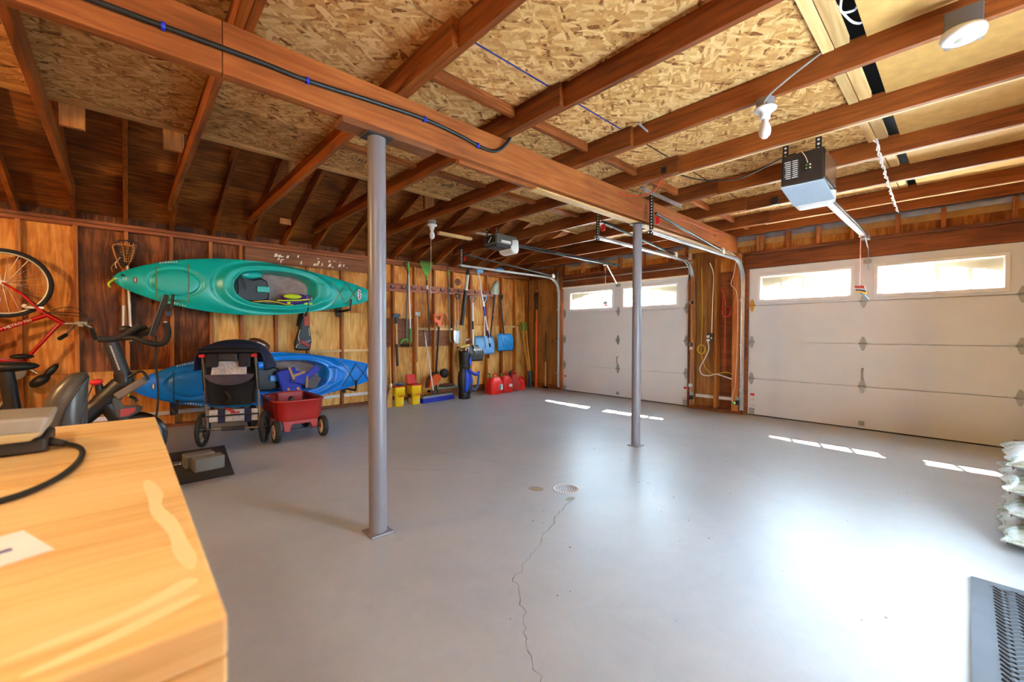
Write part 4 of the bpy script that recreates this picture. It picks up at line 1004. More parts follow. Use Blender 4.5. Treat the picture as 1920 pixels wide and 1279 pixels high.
Rs = Matrix.Translation((0.235, Y+0.08, 1.40)) @ Matrix.Rotation(math.radians(-3), 4, 'Z') @ Matrix.Rotation(math.radians(16), 4, 'Y')
sc_ = MB().box(-0.012, 0.022, -0.27, 0.27, -0.19, 0.19).xf(Rs).obj('screen', M['black'], xb, bev=0.008)
MB().box(-0.017, -0.011, -0.272, 0.272, -0.192, 0.192).xf(Rs).obj('screen_bezel', plain('silver_bezel', (104, 112, 118), 0.35, 0.4), sc_)
MB().tube(spline([(0.02, Y+0.05, 1.20), (0.14, Y+0.06, 1.24), (0.23, Y+0.08, 1.34)], 4), 0.02, 8).obj('screen_arm', M['black'], xb)
MB().tube(spline([(0.205, Y-0.1, 1.22), (0.20, Y-0.12, 1.0), (0.215, Y-0.12, 0.75), (0.205, Y-0.12, 0.55), (0.18, Y-0.1, 0.46)], 6), 0.008, 8).obj('cable', M['black'], xb)
MB().lathe([(0.0001, -0.035), (0.20, -0.035), (0.235, -0.022), (0.24, 0), (0.235, 0.022), (0.20, 0.035), (0.0001, 0.035)], (0.045, Y, 0.315), (0, 1, 0), 44).obj('flywheel', plain('gloss_black_disc', (20, 21, 24), 0.25), xb)
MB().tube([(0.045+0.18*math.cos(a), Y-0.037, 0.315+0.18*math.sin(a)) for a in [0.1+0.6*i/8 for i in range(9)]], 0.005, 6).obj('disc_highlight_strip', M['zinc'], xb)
MB().prism([(-0.09, Y-0.075, 0.70), (-0.06, Y-0.075, 0.53), (-0.03, Y-0.075, 0.505), (0.03, Y-0.075, 0.52), (0.10, Y-0.075, 0.56), (0.115, Y-0.075, 0.60), (0.09, Y-0.075, 0.615), (-0.01, Y-0.075, 0.62), (-0.03, Y-0.075, 0.67), (-0.05, Y-0.075, 0.71)], (0, 0.03, 0)).obj('resistance_cover', plain('grey_green_cover', (70, 72, 68), 0.4), xb, bev=0.01)
MB().prism([(-0.035, Y-0.079, 0.53), (0.02, Y-0.079, 0.535), (0.06, Y-0.079, 0.565), (0.07, Y-0.079, 0.60), (-0.03, Y-0.079, 0.595)], (0, 0.006, 0)).obj('red_badge', plain('dusty_red', (176, 60, 56), 0.5), xb)
MB().box(-0.115, 0.115, -0.03, 0.03, -0.03, 0.03).xf(Matrix.Translation((0.035, Y-0.14, 0.775)) @ Matrix.Rotation(-0.62, 4, 'Y')).obj('dumbbell_holder', plain('taupe_holder', (112, 98, 84), 0.5), xb, bev=0.012)
MB().tube(spline([(0.02, Y-0.05, 0.86), (0.08, Y-0.06, 0.905), (0.12, Y-0.07, 0.90), (0.15, Y-0.08, 0.83)], 5), 0.011, 8).obj('holder_arm', M['black'], xb)
MB().tube(spline([(0.03, Y-0.08, 0.70), (0.06, Y-0.1, 0.68), (0.075, Y-0.1, 0.655)], 4), 0.013, 8).obj('latch', M['black'], xb)
MB().ell((-0.175, Y-0.04, 0.835), 0.042, 0.03, 0.026, 14, 8, Matrix.Rotation(-0.2, 3, 'Y')).obj('brake_knob', M['redflag'], xb)
MB().cyl((-0.165, Y, 0.815), (-0.14, Y, 0.68), 0.024, 0.04, n=10).obj('brake_stem', M['black'], xb)
for cx in (-0.68, 0.10):
    MB().obox((cx, Y-0.27, 0.037), (cx, Y+0.27, 0.037), 0.07, 0.055).obj('floor_foot', bf, xb, bev=0.012)
MB().obox((-0.68, Y, 0.05), (-0.64, Y, 0.34), 0.08, 0.09, up=(1, 0, 0)).obj('rear_leg', bf, xb, bev=0.01)
MB().obox((0.10, Y, 0.05), (0.05, Y, 0.36), 0.10, 0.06, up=(1, 0, 0)).obj('front_leg', bf, xb, bev=0.01)
MB().cyl((-0.60, Y, 0.36), (-0.665, Y, 0.95), 0.045, n=12).obj('seat_post', bf, xb)
MB().ell((-0.64, Y, 0.985), 0.15, 0.09, 0.04, 16, 10).obj('saddle', M['black'], xb)

# ---- mat and blocks under the bike
em = MB().prism([(-0.55, 4.33, 0.0), (0.70, 4.36, 0.0), (0.80, 5.55, 0.0), (-0.5, 5.58, 0.0)], (0, 0, 0.006)).obj('exercise_mat', plain('black_mat_rubber', (44, 40, 38), 0.8, var=0.2, bump=0.2))
tag(em, 'thin dark rubber mat on the floor beside the exercise bike', 'mat')
blk = plain('grey_foam', (104, 100, 92), 0.75, var=0.08)
for (x, y, a, lab) in ((0.55, 4.68, 0.10, 'grey foam block lying on the dark mat, the one nearer the camera'), (0.50, 4.86, 0.12, 'grey foam block lying on the dark mat, behind its twin')):
    o = MB().box(-0.115, 0.115, -0.07, 0.07, 0, 0.12).obj('foam_block', blk, bev=0.012, loc=None); o.location = (x, y, 0.006); o.rotation_euler.z = a
    tag(o, lab, 'block', 'foam blocks on the mat')
tag(MB().lathe([(0.03, 0.006), (0.03, 0.02), (0.042, 0.02), (0.045, 0.006)], (0.345, 5.05, 0), n=24).obj('metal_ring', M['chrome']), 'small shiny metal ring lying on the dark mat', 'ring')

# ---- stroller (seen from behind)
so = V(0.89, 5.52, 0); sx = V(0.54, -0.25, 0).normalized(); sy = V(0.25, 0.54, 0).normalized()
SP = lambda a, b, z: so + sx*a + sy*b + V(0, 0, z)
SM = Matrix(((sx.x, sy.x, 0, so.x), (sx.y, sy.y, 0, so.y), (0, 0, 1, 0), (0, 0, 0, 1)))
stl = thing('jogging_stroller', 'black and navy three-wheeled stroller seen from behind, before the blue kayak', 'stroller', (so.x, so.y, 0))
navy = plain('navy_canvas', (20, 26, 58), 0.75, bump=0.2); charc = plain('charcoal_canvas', (30, 28, 32), 0.75, bump=0.2); bwn = plain('brown_grey_mesh', (72, 60, 66), 0.85, bump=0.3)
foil = plain('crinkled_silver_cloth', (196, 186, 176), 0.45, 0.2, var=0.25, scale=40, bump=0.6)
for a, b, R in ((-0.30, 0, 0.185), (0.30, 0, 0.185), (0.0, 0.72, 0.165)):
    n = 32; cc = [SP(a, b+(R-0.022)*math.cos(2*math.pi*i/n), R+(R-0.022)*math.sin(2*math.pi*i/n)) for i in range(n)]
    w = MB().tube(cc, 0.022, 8, closed=True).obj('wheel', M['rubber'], stl)
    ms = MB()
    for i in range(6):
        t = 2*math.pi*i/6; ms.obox(SP(a, b, R), SP(a, b+(R-0.03)*math.cos(t), R+(R-0.03)*math.sin(t)), 0.018, 0.02, up=sx)
    ms.obj('spokes', M['dark'], w); MB().cyl(SP(a-0.035, b, R), SP(a+0.035, b, R), 0.028, n=12).obj('hub', M['black'], w)
MB().cyl(SP(-0.27, 0, 0.185), SP(0.27, 0, 0.185), 0.013, n=10).obj('axle', M['chrome'], stl)
MB().cyl(SP(-0.12, 0, 0.185), SP(0.10, 0, 0.185), 0.024, n=10).obj('axle_sleeve', M['dark'], stl)
for s in (-1, 1):
    MB().tube(spline([SP(s*0.255, 0.0, 0.2), SP(s*0.25, -0.05, 0.55), SP(s*0.245, -0.13, 0.95), SP(s*0.24, -0.16, 1.02)], 5), 0.014, 8).obj('frame_tube', plain('taupe_tube', (134, 122, 112), 0.4, 0.3), stl)
    MB().tube([SP(s*0.25, 0.02, 0.30), SP(s*0.12, 0.4, 0.28), SP(s*0.04, 0.72, 0.17)], 0.012, 8).obj('frame_tube', M['dark'], stl)
    MB().obox(SP(s*0.248, -0.06, 0.62), SP(s*0.246, -0.12, 0.93), 0.04, 0.03).obj('frame_joint', M['black'], stl, bev=0.006)
    MB().box(s*0.24-0.028, s*0.24+0.028, -0.19, -0.16, 0.985, 1.02).xf(SM).obj('red_latch', M['redflag'], stl, bev=0.006)
MB().tube([SP(-0.27, -0.16, 1.05), SP(0.0, -0.19, 1.06), SP(0.30, -0.16, 1.05)], 0.024, 12).obj('handlebar', M['rubber'], stl)
# canopy: swept arc
P = []
for i in range(9):
    b = -0.13+0.58*i/8; top = 1.125+0.05*math.sin(math.pi*min(i/6, 1)) - 0.22*max(0, (i-4)/4)**2; row = []
    for j in range(13):
        t = math.pi*j/12; row.append(SP(-0.335*math.cos(t), b, 0.84+(top-0.84)*math.sin(t)**0.5))
    P.append(row)
c_ = MB().grid(P).obj('canopy', navy, stl); c_.modifiers.new('solid', 'SOLIDIFY').thickness = 0.012
MB().grid([[SP(0.27*math.sin(q), -0.125, 1.05+0.075*f*math.cos(q*0.75)) for q in [-1.3+2.6*j/10 for j in range(11)]] for f in (0, 0.5, 1)]).obj('canopy_back', charc, stl)
# seat back panel, pockets, silver window flap, lower sling
MB().grid([[SP(x, -0.10+0.12*(1-((x/0.24)**2))*(0.6 if k else 0.2), z) for x in [-0.24+0.48*j/10 for j in range(11)]] for k, z in enumerate((1.04, 0.9, 0.75, 0.6, 0.48))]).obj('seat_back', charc, stl)
MB().grid([[SP(x*(1-0.12*k/4), -0.125+0.012*(x/0.2)**2, z) for x in [-0.22+0.44*j/10 for j in range(11)]] for k, z in enumerate((0.72, 0.66, 0.60, 0.53, 0.46))]).obj('rear_pouch', plain('deep_black_canvas', (10, 10, 12), 0.9), stl)
MB().prism([SP(-0.165, -0.165, 0.80), SP(0.165, -0.165, 0.80), SP(0.16, -0.15, 0.92), SP(0.11, -0.15, 0.98), SP(-0.10, -0.15, 0.98), SP(-0.155, -0.15, 0.90)], sy*0.015).obj('silver_flap', foil, stl)
for a in (-0.15, 0.15): MB().box(a-0.055, a+0.055, -0.20, -0.15, 0.88, 1.03).xf(SM).obj('pocket', charc, stl, bev=0.015)
MB().box(-0.09, 0.09, -0.215, -0.15, 0.945, 1.03).xf(SM).obj('pocket', M['dark'], stl, bev=0.015)
MB().grid([[SP(0.23*math.sin(q), -0.14, 0.80-0.12*math.cos(q)*k/3) for q in [-1.4+2.8*j/10 for j in range(11)]] for k in range(4)]).obj('mesh_flap', bwn, stl)
MB().tube(spline([SP(-0.03, -0.17, 0.62), SP(0.02, -0.19, 0.55), SP(-0.03, -0.18, 0.49)], 4), 0.012, 6).obj('strap', M['black'], stl)
# undercarriage basket
MB().box(-0.235, 0.235, -0.02, 0.0, 0.265, 0.40).xf(SM).obj('basket', foil, stl, bev=0.006)
MB().prism([(-0.235, 0, 0.26), (0.235, 0, 0.26), (0.10, 0.4, 0.26), (-0.10, 0.4, 0.26)], (0, 0, 0.012)).xf(SM).obj('basket_floor', navy, stl)
MB().grid([[SP(x, -0.03, z) for x in (-0.225, 0, 0.225)] for z in (1.04, 0.75, 0.46)]).obj('side_panel', bwn, stl)
for a in (-0.115, 0.14): MB().box(a-0.034, a+0.034, -0.028, -0.018, 0.255, 0.405).xf(SM).obj('basket_band', navy, stl)
MB().cyl(SP(-0.25, -0.035, 0.335), SP(0.25, -0.035, 0.345), 0.009, n=8).obj('cross_rod', M['black'], stl)
MB().tube(spline([SP(-0.07, -0.05, 0.43), SP(-0.02, -0.07, 0.40), SP(0.02, -0.06, 0.385)], 4), 0.010, 8).obj('red_tab', M['redflag'], stl)
MB().box(-0.02, 0.06, -0.045, -0.03, 0.36, 0.375).xf(SM).obj('red_tab', M['redflag'], stl)

# ---- wagon
wg = thing('toy_wagon', 'red plastic pull wagon with white wheels beside the stroller', 'wagon', (1.525, 5.62, 0))
wred = plain('faded_red_plastic', (160, 30, 24), 0.42, var=0.06)
def rr(x0, x1, y0, y1, r, z, n=5):
    out = []
    for cx, cy, a0 in ((x1-r, y1-r, 0), (x0+r, y1-r, 90), (x0+r, y0+r, 180), (x1-r, y0+r, 270)):
        for i in range(n+1):
            a = math.radians(a0+90*i/n); out.append((cx+r*math.cos(a), cy+r*math.sin(a), z))
    return out
WX = Matrix.Translation((0.035, 0, 0))
lv = [(0.03, 0.235, 0.10), (0.012, 0.30, 0.11), (0.0, 0.44, 0.12), (-0.012, 0.455, 0.12), (-0.014, 0.475, 0.12), (0.008, 0.475, 0.12), (0.016, 0.45, 0.11), (0.04, 0.29, 0.10)]
G = [rr(1.21+e, 1.73-e, 5.22+e, 6.02-e, r, z) for e, z, r in lv]
MB().grid(G, closed_v=True).add(G[-1], [tuple(range(len(G[-1])))]).add(G[0], [tuple(range(len(G[0])))]).xf(WX).obj('tub', wred, wg)
MB().box(1.30, 1.60, 5.62, 5.66, 0.29, 0.535).xf(WX).obj('seat_divider', wred, wg, bev=0.02)
MB().prism([(1.28, 5.26, 0.235), (1.66, 5.26, 0.235), (1.66, 5.26, 0.14), (1.60, 5.26, 0.12), (1.57, 5.26, 0.19), (1.38, 5.26, 0.19), (1.35, 5.26, 0.10), (1.29, 5.26, 0.12)], (0, 0.05, 0)).xf(WX).obj('skirt', wred, wg, bev=0.008)
MB().prism([(1.28, 5.92, 0.235), (1.66, 5.92, 0.235), (1.66, 5.92, 0.14), (1.60, 5.92, 0.12), (1.57, 5.92, 0.19), (1.38, 5.92, 0.19), (1.35, 5.92, 0.10), (1.29, 5.92, 0.12)], (0, 0.05, 0)).xf(WX).obj('skirt', wred, wg, bev=0.008)
for y in (5.285, 5.945):
    MB().cyl((1.22, y, 0.125), (1.74, y, 0.125), 0.008, n=8).xf(WX).obj('axle', M['dark'], wg)
    for x, s in ((1.215, -1), (1.725, 1)):
        w = MB().lathe([(0.08, -0.028), (0.115, -0.028), (0.125, -0.018), (0.125, 0.018), (0.115, 0.028), (0.08, 0.028)], (x, y, 0.125), (1, 0, 0), 28).xf(WX).obj('wheel', M['rubber'], wg)
        MB().lathe([(0.0001, -0.026), (0.06, -0.024), (0.083, -0.029), (0.083, 0.029), (0.06, 0.024), (0.0001, 0.026)], (x, y, 0.125), (1, 0, 0), 24).xf(WX).obj('hub', M['cream'], w)
        MB().lathe([(0.0001, -0.034), (0.018, -0.032), (0.018, 0.032), (0.0001, 0.034)], (x, y, 0.125), (1, 0, 0), 12).xf(WX).obj('hub_cap', M['red'], w)
MB().tube(spline([(1.38, 5.3, 0.50), (1.36, 5.27, 0.46), (1.40, 5.35, 0.40), (1.48, 5.4, 0.36)], 5), 0.025, 8).xf(WX).obj('handle_strap', M['black'], wg)
MB().ell((1.60, 5.80, 0.34), 0.11, 0.16, 0.11, 14, 8).xf(WX).obj('dark_cushion', M['dark'], wg)

# ---- hook rail with coat hooks
hr = thing('hook_rail', 'long reddish board with black double hooks across the tool wall', 'hook rail', (4.8, 7.08, 2.04))
M['rosewood'] = wood('pinkish_board', (150, 78, 52), (190, 112, 80), (208, 136, 102), 'x', knots=0.2)
MB().prism([(3.25, 7.08, 2.00), (6.08, 7.08, 2.06), (6.08, 7.08, 2.175), (3.25, 7.08, 2.15)], (0, 0.018, 0)).obj('board', M['rosewood'], hr, bev=0.003)
for i in range(13):
    x = 3.34+i*0.212; z = 2.08+(x-3.25)*0.018
    MB().box(x-0.012, x+0.012, 7.07, 7.08, z-0.03, z+0.03).tube(spline([(x, 7.07, z-0.02), (x-0.035, 7.03, z-0.03), (x-0.045, 7.01, z+0.005)], 4), 0.006, 6).tube(spline([(x, 7.07, z-0.02), (x+0.035, 7.03, z-0.03), (x+0.045, 7.01, z+0.005)], 4), 0.006, 6).obj('hook', M['black'], hr)

# ---- long-handled tools along the back wall
TG = 'long tools hung along the back wall'
def tool(name, label, cat, x, zb, y=7.0): return thing(name, label, cat, (x, y, zb), TG)
cyl = lambda t, nm, p, q, r, m, r2=None, n=10: MB().cyl(p, q, r, r2, n).obj(nm, m if not isinstance(m, str) else M[m], t)
def d_grip(t, x, y, z, w, h, m, up=1):
    pts = [(x, y, z), (x-w*0.7, y, z+up*h*0.35), (x-w, y, z+up*h*0.95), (x, y, z+up*h*1.02), (x+w, y, z+up*h*0.95), (x+w*0.7, y, z+up*h*0.35)]
    MB().tube(spline(pts, 5, True), 0.014, 8, closed=True).obj('d_grip', m if not isinstance(m, str) else M[m], t)
sil = plain('brushed_aluminium', (206, 204, 200), 0.35, 0.5); gun = plain('gunmetal_tube', (92, 92, 94), 0.4, 0.5)
# 1 splitting maul
t = tool('splitting_maul', 'blue-grey headed maul with a rough branch-like handle, leftmost hanging tool', 'maul', 3.62, 0.65)
MB().prism([(3.53, 6.98, 1.545), (3.57, 6.98, 1.60), (3.68, 6.98, 1.60), (3.70, 6.98, 1.56), (3.66, 6.98, 1.53), (3.57, 6.98, 1.53)], (0, 0.06, 0)).obj('head', plain('slate_steel', (70, 84, 96), 0.45, 0.4), t, bev=0.006)
cyl(t, 'neck', (3.61, 7.01, 1.53), (3.615, 7.01, 1.42), 0.03, plain('dark_teal_sleeve', (30, 50, 56), 0.5))
cyl(t, 'upper_handle', (3.615, 7.01, 1.42), (3.625, 7.01, 1.05), 0.022, 'woodhandle'); cyl(t, 'lower_handle', (3.625, 7.01, 1.05), (3.64, 7.01, 0.65), 0.024, plain('dark_bark', (66, 46, 36), 0.8))
MB().cyl((3.637, 7.099, 1.515), (3.66, 6.97, 1.525), 0.006, n=6).obj('support_nail', M['zinc'], t)
# 2 garden cultivator
t = tool('garden_cultivator', 'cultivator with green head and black spiked wheels at its lower end', 'cultivator', 3.80, 0.98)
cyl(t, 'pole', (3.84, 6.99, 2.38), (3.805, 6.99, 1.14), 0.017, gun)
MB().tube(spline([(3.69, 6.99, 1.06), (3.72, 6.98, 1.12), (3.80, 6.99, 1.14), (3.83, 6.98, 1.08)], 4), 0.018, 8).obj('yoke', M['green'], t)
sp = MB()
for i in range(5):
    x = 3.70+i*0.035
    for j in range(8):
        a = 2*math.pi*j/8+i*0.3; sp.cyl((x, 6.98, 1.03), (x+0.01, 6.98+0.055*math.cos(a), 1.03+0.055*math.sin(a)), 0.007, 0.002, n=5)
sp.obj('spiked_wheels', M['black'], t)
# 3 weeder with fork top
t = tool('stand_up_weeder', 'grey weeding pole with a forked metal top and green lower grip', 'weeder', 3.87, 1.05)
cyl(t, 'pole', (3.84, 6.96, 2.40), (3.872, 6.96, 1.33), 0.013, sil); cyl(t, 'lower_grip', (3.872, 6.96, 1.33), (3.878, 6.96, 1.07), 0.024, plain('leaf_green_grip', (60, 128, 40), 0.5))
cyl(t, 'upper_sleeve', (3.835, 6.96, 2.55), (3.838, 6.96, 2.36), 0.022, 'green')
MB().tube([(3.84, 6.96, 2.33), (3.77, 6.95, 2.46), (3.735, 6.94, 2.53)], 0.013, 8).tube([(3.735, 6.94, 2.53), (3.80, 6.94, 2.535)], 0.01, 6).obj('fork', M['dark'], t)
# 4 axe
t = tool('axe', 'axe with a pale straight handle and small grey head', 'axe', 4.05, 0.70)
MB().prism([(4.0, 6.99, 1.585), (4.0, 6.99, 1.64), (4.06, 6.99, 1.64), (4.10, 6.99, 1.66), (4.10, 6.99, 1.56), (4.06, 6.99, 1.58)], (0, 0.03, 0)).obj('head', M['zinc'], t, bev=0.004)
cyl(t, 'handle', (4.045, 7.005, 1.62), (4.04, 7.005, 0.70), 0.018, 'woodhandle')
# 5 leaf rake
t = tool('leaf_rake', 'leaf rake with a bright green fan head pointing up', 'rake', 4.26, 1.05)
rk = MB()
for i in range(13):
    f = -1+2*i/12; rk.tube(spline([(4.235+f*0.02, 6.99, 2.34), (4.23+f*0.085, 6.985, 2.46), (4.225+f*0.125, 6.975, 2.57), (4.225+f*0.13, 6.955, 2.60)], 3), 0.006, 5)
rk.tube([(4.12, 6.985, 2.50), (4.225, 6.98, 2.51), (4.33, 6.985, 2.50)], 0.008, 5).obj('tines', M['green'], t)
MB().prism([(4.195, 6.98, 2.39), (4.275, 6.98, 2.39), (4.25, 6.98, 2.30), (4.22, 6.98, 2.30)], (0, 0.012, 0)).obj('fan_plate', M['green'], t)
cyl(t, 'sleeve', (4.236, 6.99, 2.34), (4.24, 6.99, 2.26), 0.022, 'green'); cyl(t, 'pole', (4.24, 6.99, 2.26), (4.31, 6.99, 1.06), 0.016, 'dark'); cyl(t, 'label_band', (4.246, 6.99, 2.16), (4.25, 6.99, 2.08), 0.018, 'white')
# 6 push broom
t = thing('push_broom', 'push broom with wide blue bristles leaning on the wall', 'push broom', (4.25, 6.6, 0))
cyl(t, 'handle', (4.20, 7.02, 1.28), (4.19, 6.66, 0.10), 0.014, sil); cyl(t, 'handle_top', (4.20, 7.03, 1.30), (4.20, 6.97, 1.10), 0.018, 'dark')
bp_ = lambda a, z: (3.87+(4.61-3.87)*a, 6.56+(6.67-6.56)*a, z)
MB().obox(bp_(0.02, 0.095), bp_(0.98, 0.095), 0.06, 0.05).obj('head_block', M['grey'], t, bev=0.006)
MB().prism([V(*bp_(0, 0))+V(0.006, -0.05, 0), V(*bp_(1, 0))+V(0.006, -0.05, 0), V(*bp_(0.98, 0.08))+V(0, -0.03, 0), V(*bp_(0.02, 0.08))+V(0, -0.03, 0)], (-0.012, 0.09, 0)).obj('bristles', plain('blue_bristles', (24, 36, 150), 0.8, var=0.3, scale=60, bump=0.5), t)
for a in (0.1, 0.9): cyl(t, 'bolt', bp_(a, 0.12), bp_(a, 0.128), 0.02, 'dark')
cyl(t, 'socket', (4.19, 6.64, 0.20), (4.19, 6.62, 0.11), 0.028, 'dark')
# 7 string trimmer
t = tool('string_trimmer', 'orange and black electric string trimmer standing against the wall', 'trimmer', 4.42, 0.0)
MB().ring([(4.38, 6.95, 1.62), (4.58, 6.95, 1.63), (4.56, 6.95, 1.5), (4.53, 6.95, 1.37), (4.47, 6.95, 1.37), (4.45, 6.95, 1.45), (4.385, 6.95, 1.46)], [(4.41, 6.95, 1.59), (4.53, 6.95, 1.60), (4.515, 6.95, 1.54), (4.50, 6.95, 1.50), (4.49, 6.95, 1.50), (4.46, 6.95, 1.52), (4.41, 6.95, 1.53)], (0, 0.05, 0)).obj('handle', M['orange'], t, bev=0.006)
cyl(t, 'shaft', (4.50, 6.975, 1.38), (4.42, 6.95, 0.50), 0.019, 'rubber')
MB().prism([(4.20, 6.86, 0.22), (4.26, 6.86, 0.20), (4.38, 6.86, 0.26), (4.50, 6.86, 0.40), (4.45, 6.86, 0.46), (4.34, 6.86, 0.46), (4.25, 6.86, 0.38)], (0, 0.08, 0)).obj('guard', M['orange'], t, bev=0.015)
MB().tube(spline([(4.16, 6.88, 0.22), (4.19, 6.88, 0.36), (4.29, 6.88, 0.47), (4.42, 6.88, 0.50)], 5), 0.02, 8).obj('guard_rim', M['black'], t)
MB().lathe([(0.0001, -0.045), (0.05, -0.045), (0.085, -0.035), (0.09, 0), (0.085, 0.035), (0.0001, 0.04)], (4.56, 6.88, 0.47), (0, 1, 0), 24).obj('spool', M['black'], t)
MB().lathe([(0.0001, -0.05), (0.03, -0.05), (0.04, -0.044)], (4.56, 6.88, 0.47), (0, 1, 0), 16).obj('spool_hub', M['dark'], t)
MB().ell((4.22, 6.88, 0.15), 0.035, 0.03, 0.03, 10, 8).obj('edge_roller', M['black'], t)
MB().cyl((4.40, 6.91, 0.30), (4.40, 6.91, 0.0), 0.012, n=8).obj('stand', M['dark'], t)
MB().tube(spline([(4.57, 6.98, 1.62), (4.66, 6.99, 1.60), (4.67, 7.0, 1.45), (4.66, 7.0, 1.36)], 5), 0.006, 6).obj('cord', M['black'], t)
# 8 hoe with green sleeve
t = tool('garden_hoe', 'slim grey garden hoe pole with a green sleeve near its top', 'hoe', 4.75, 1.05)
cyl(t, 'pole', (4.72, 6.99, 2.40), (4.765, 6.99, 1.28), 0.015, gun); cyl(t, 'sleeve', (4.717, 6.99, 2.49), (4.72, 6.99, 2.38), 0.02, 'green')
cyl(t, 'lower_grip', (4.765, 6.99, 1.28), (4.775, 6.99, 1.08), 0.019, plain('olive_grip', (110, 104, 40), 0.6))
MB().tube(spline([(4.717, 6.99, 2.49), (4.71, 6.97, 2.55), (4.62, 6.93, 2.58), (4.5, 6.92, 2.59)], 4), 0.008, 6).obj('gooseneck', M['dark'], t)
MB().obox((4.74, 6.98, 1.07), (4.85, 6.97, 1.065), 0.03, 0.02).obj('end_hook', plain('rusty_iron', (92, 50, 34), 0.7), t)
# 9 spade
t = tool('garden_spade', 'short spade with black D-grip, orange shaft and silver blade', 'spade', 4.96, 1.05)
d_grip(t, 4.96, 7.0, 1.93, 0.05, 0.11, plain('plum_black_plastic', (46, 30, 34), 0.5)); cyl(t, 'shaft', (4.96, 7.0, 1.94), (4.96, 7.0, 1.52), 0.019, plain('orange_wood_shaft', (206, 124, 62), 0.5)); cyl(t, 'socket', (4.96, 7.0, 1.52), (4.945, 7.0, 1.28), 0.017, 'zinc')
MB().grid([[(x, 6.99+0.02*((x-4.955)/0.08)**2, z) for x in [4.955-w+2*w*j/8 for j in range(9)]] for z, w in ((1.30, 0.075), (1.25, 0.082), (1.12, 0.078), (1.06, 0.055), (1.04, 0.02))]).obj('blade', M['steel'], t)
# 10 snow roof rake bar
t = tool('roof_rake_pole', 'thick black pole with a silver upper end, tilted among the tools', 'pole', 5.08, 1.41)
cyl(t, 'lower_bar', (5.05, 6.98, 1.41), (5.135, 6.96, 2.12), 0.04, 'black', n=14); cyl(t, 'upper_bar', (5.135, 6.96, 2.12), (5.175, 6.95, 2.46), 0.035, plain('pale_grey_tube', (200, 198, 186), 0.4), n=14); cyl(t, 'top_cap', (5.175, 6.95, 2.44), (5.187, 6.945, 2.54), 0.04, 'black', n=14)
# 11-13 snow shovels
def blade(t, x0, x1, z0, z1, y, m, dish=0.05, ribs=4):
    n, k = 12, 8; P = []
    for i in range(k+1):
        z = z1+(z0-z1)*i/k; inset = 0.03*max(0, (1-i/2)) if i < 2 else 0
        P.append([(x0+inset+(x1-x0-2*inset)*j/n, y-dish*math.sin(math.pi*(i/k)*0.8)+0.035*abs(2*j/n-1)**3+(0.006 if j % 3 == 1 else 0), z) for j in range(n+1)])
    o = MB().grid(P).obj('blade', m, t); s = o.modifiers.new('solid', 'SOLIDIFY'); s.thickness = 0.008
    return o
dk = plain('dark_grey_blade', (70, 66, 64), 0.35, var=0.12)
t = tool('snow_shovel', 'dark grey snow shovel with a white shaft, beside the golf bag', 'snow shovel', 5.36, 0.67)
d_grip(t, 5.34, 7.0, 1.88, 0.075, 0.125, 'grey'); cyl(t, 'shaft', (5.34, 7.0, 1.89), (5.34, 6.98, 1.0), 0.02, 'white'); cyl(t, 'hand_sleeve', (5.34, 6.995, 1.50), (5.34, 6.988, 1.33), 0.024, 'dark')
blade(t, 5.12, 5.60, 0.67, 1.0, 6.97, dk); MB().prism([(5.31, 6.93, 1.0), (5.37, 6.93, 1.0), (5.35, 6.90, 0.84), (5.33, 6.90, 0.84)], (0, 0.04, 0)).obj('socket', dk, t)
mk = MB()
for i in range(5): mk.box(5.30+i*0.045, 5.332+i*0.045, 6.905, 6.908, 0.885, 0.93)
mk.obj('lettering', M['white'], t)
t = tool('snow_shovel', 'light blue snow shovel with a pale shaft, half hidden by a brush pole', 'snow shovel', 5.66, 0.80)
pb = plain('powder_blue_plastic', (112, 168, 216), 0.4, var=0.05)
d_grip(t, 5.66, 7.02, 1.90, 0.06, 0.14, pb); cyl(t, 'shaft', (5.66, 7.02, 1.92), (5.66, 7.0, 1.16), 0.018, 'cream'); blade(t, 5.40, 5.93, 0.80, 1.19, 7.0, pb)
MB().prism([(5.62, 6.96, 1.19), (5.70, 6.96, 1.19), (5.68, 6.93, 0.95), (5.64, 6.93, 0.95)], (0, 0.04, 0)).obj('socket', pb, t)
t = tool('snow_shovel', 'bright sky blue ribbed snow shovel with a black shaft', 'snow shovel', 6.2, 0.86)
sb = plain('sky_blue_plastic', (30, 150, 226), 0.33, var=0.06)
d_grip(t, 6.14, 7.02, 1.96, 0.05, 0.14, 'black'); cyl(t, 'shaft', (6.14, 7.02, 1.98), (6.21, 7.0, 1.22), 0.019, 'black'); blade(t, 6.02, 6.49, 0.86, 1.24, 6.99, sb)
for i in range(4): MB().tube([(6.12+i*0.075, 6.955, 1.16-i*0.02), (6.16+i*0.08, 6.93, 0.93)], 0.009, 6).obj('rib', sb, t)
# 14 snow brush pole
t = tool('snow_brush_pole', 'long silver telescopic pole with two navy grips crossing the blue shovel', 'pole', 5.57, 0.96)
A, B = V(5.43, 6.93, 2.53), V(5.70, 6.86, 0.96); pt = lambda f: A+(B-A)*f
cyl(t, 'tube', A, B, 0.015, sil); cyl(t, 'grip', pt(0.46), pt(0.585), 0.023, 'blue'); cyl(t, 'grip', pt(0.78), pt(0.875), 0.022, 'blue'); cyl(t, 'tip', pt(0.95), pt(1.0), 0.02, plain('navy_tip', (20, 30, 90), 0.5))
MB().box(5.35, 5.52, 6.86, 6.95, 2.50, 2.57).obj('brush_head', pb, t, bev=0.02)
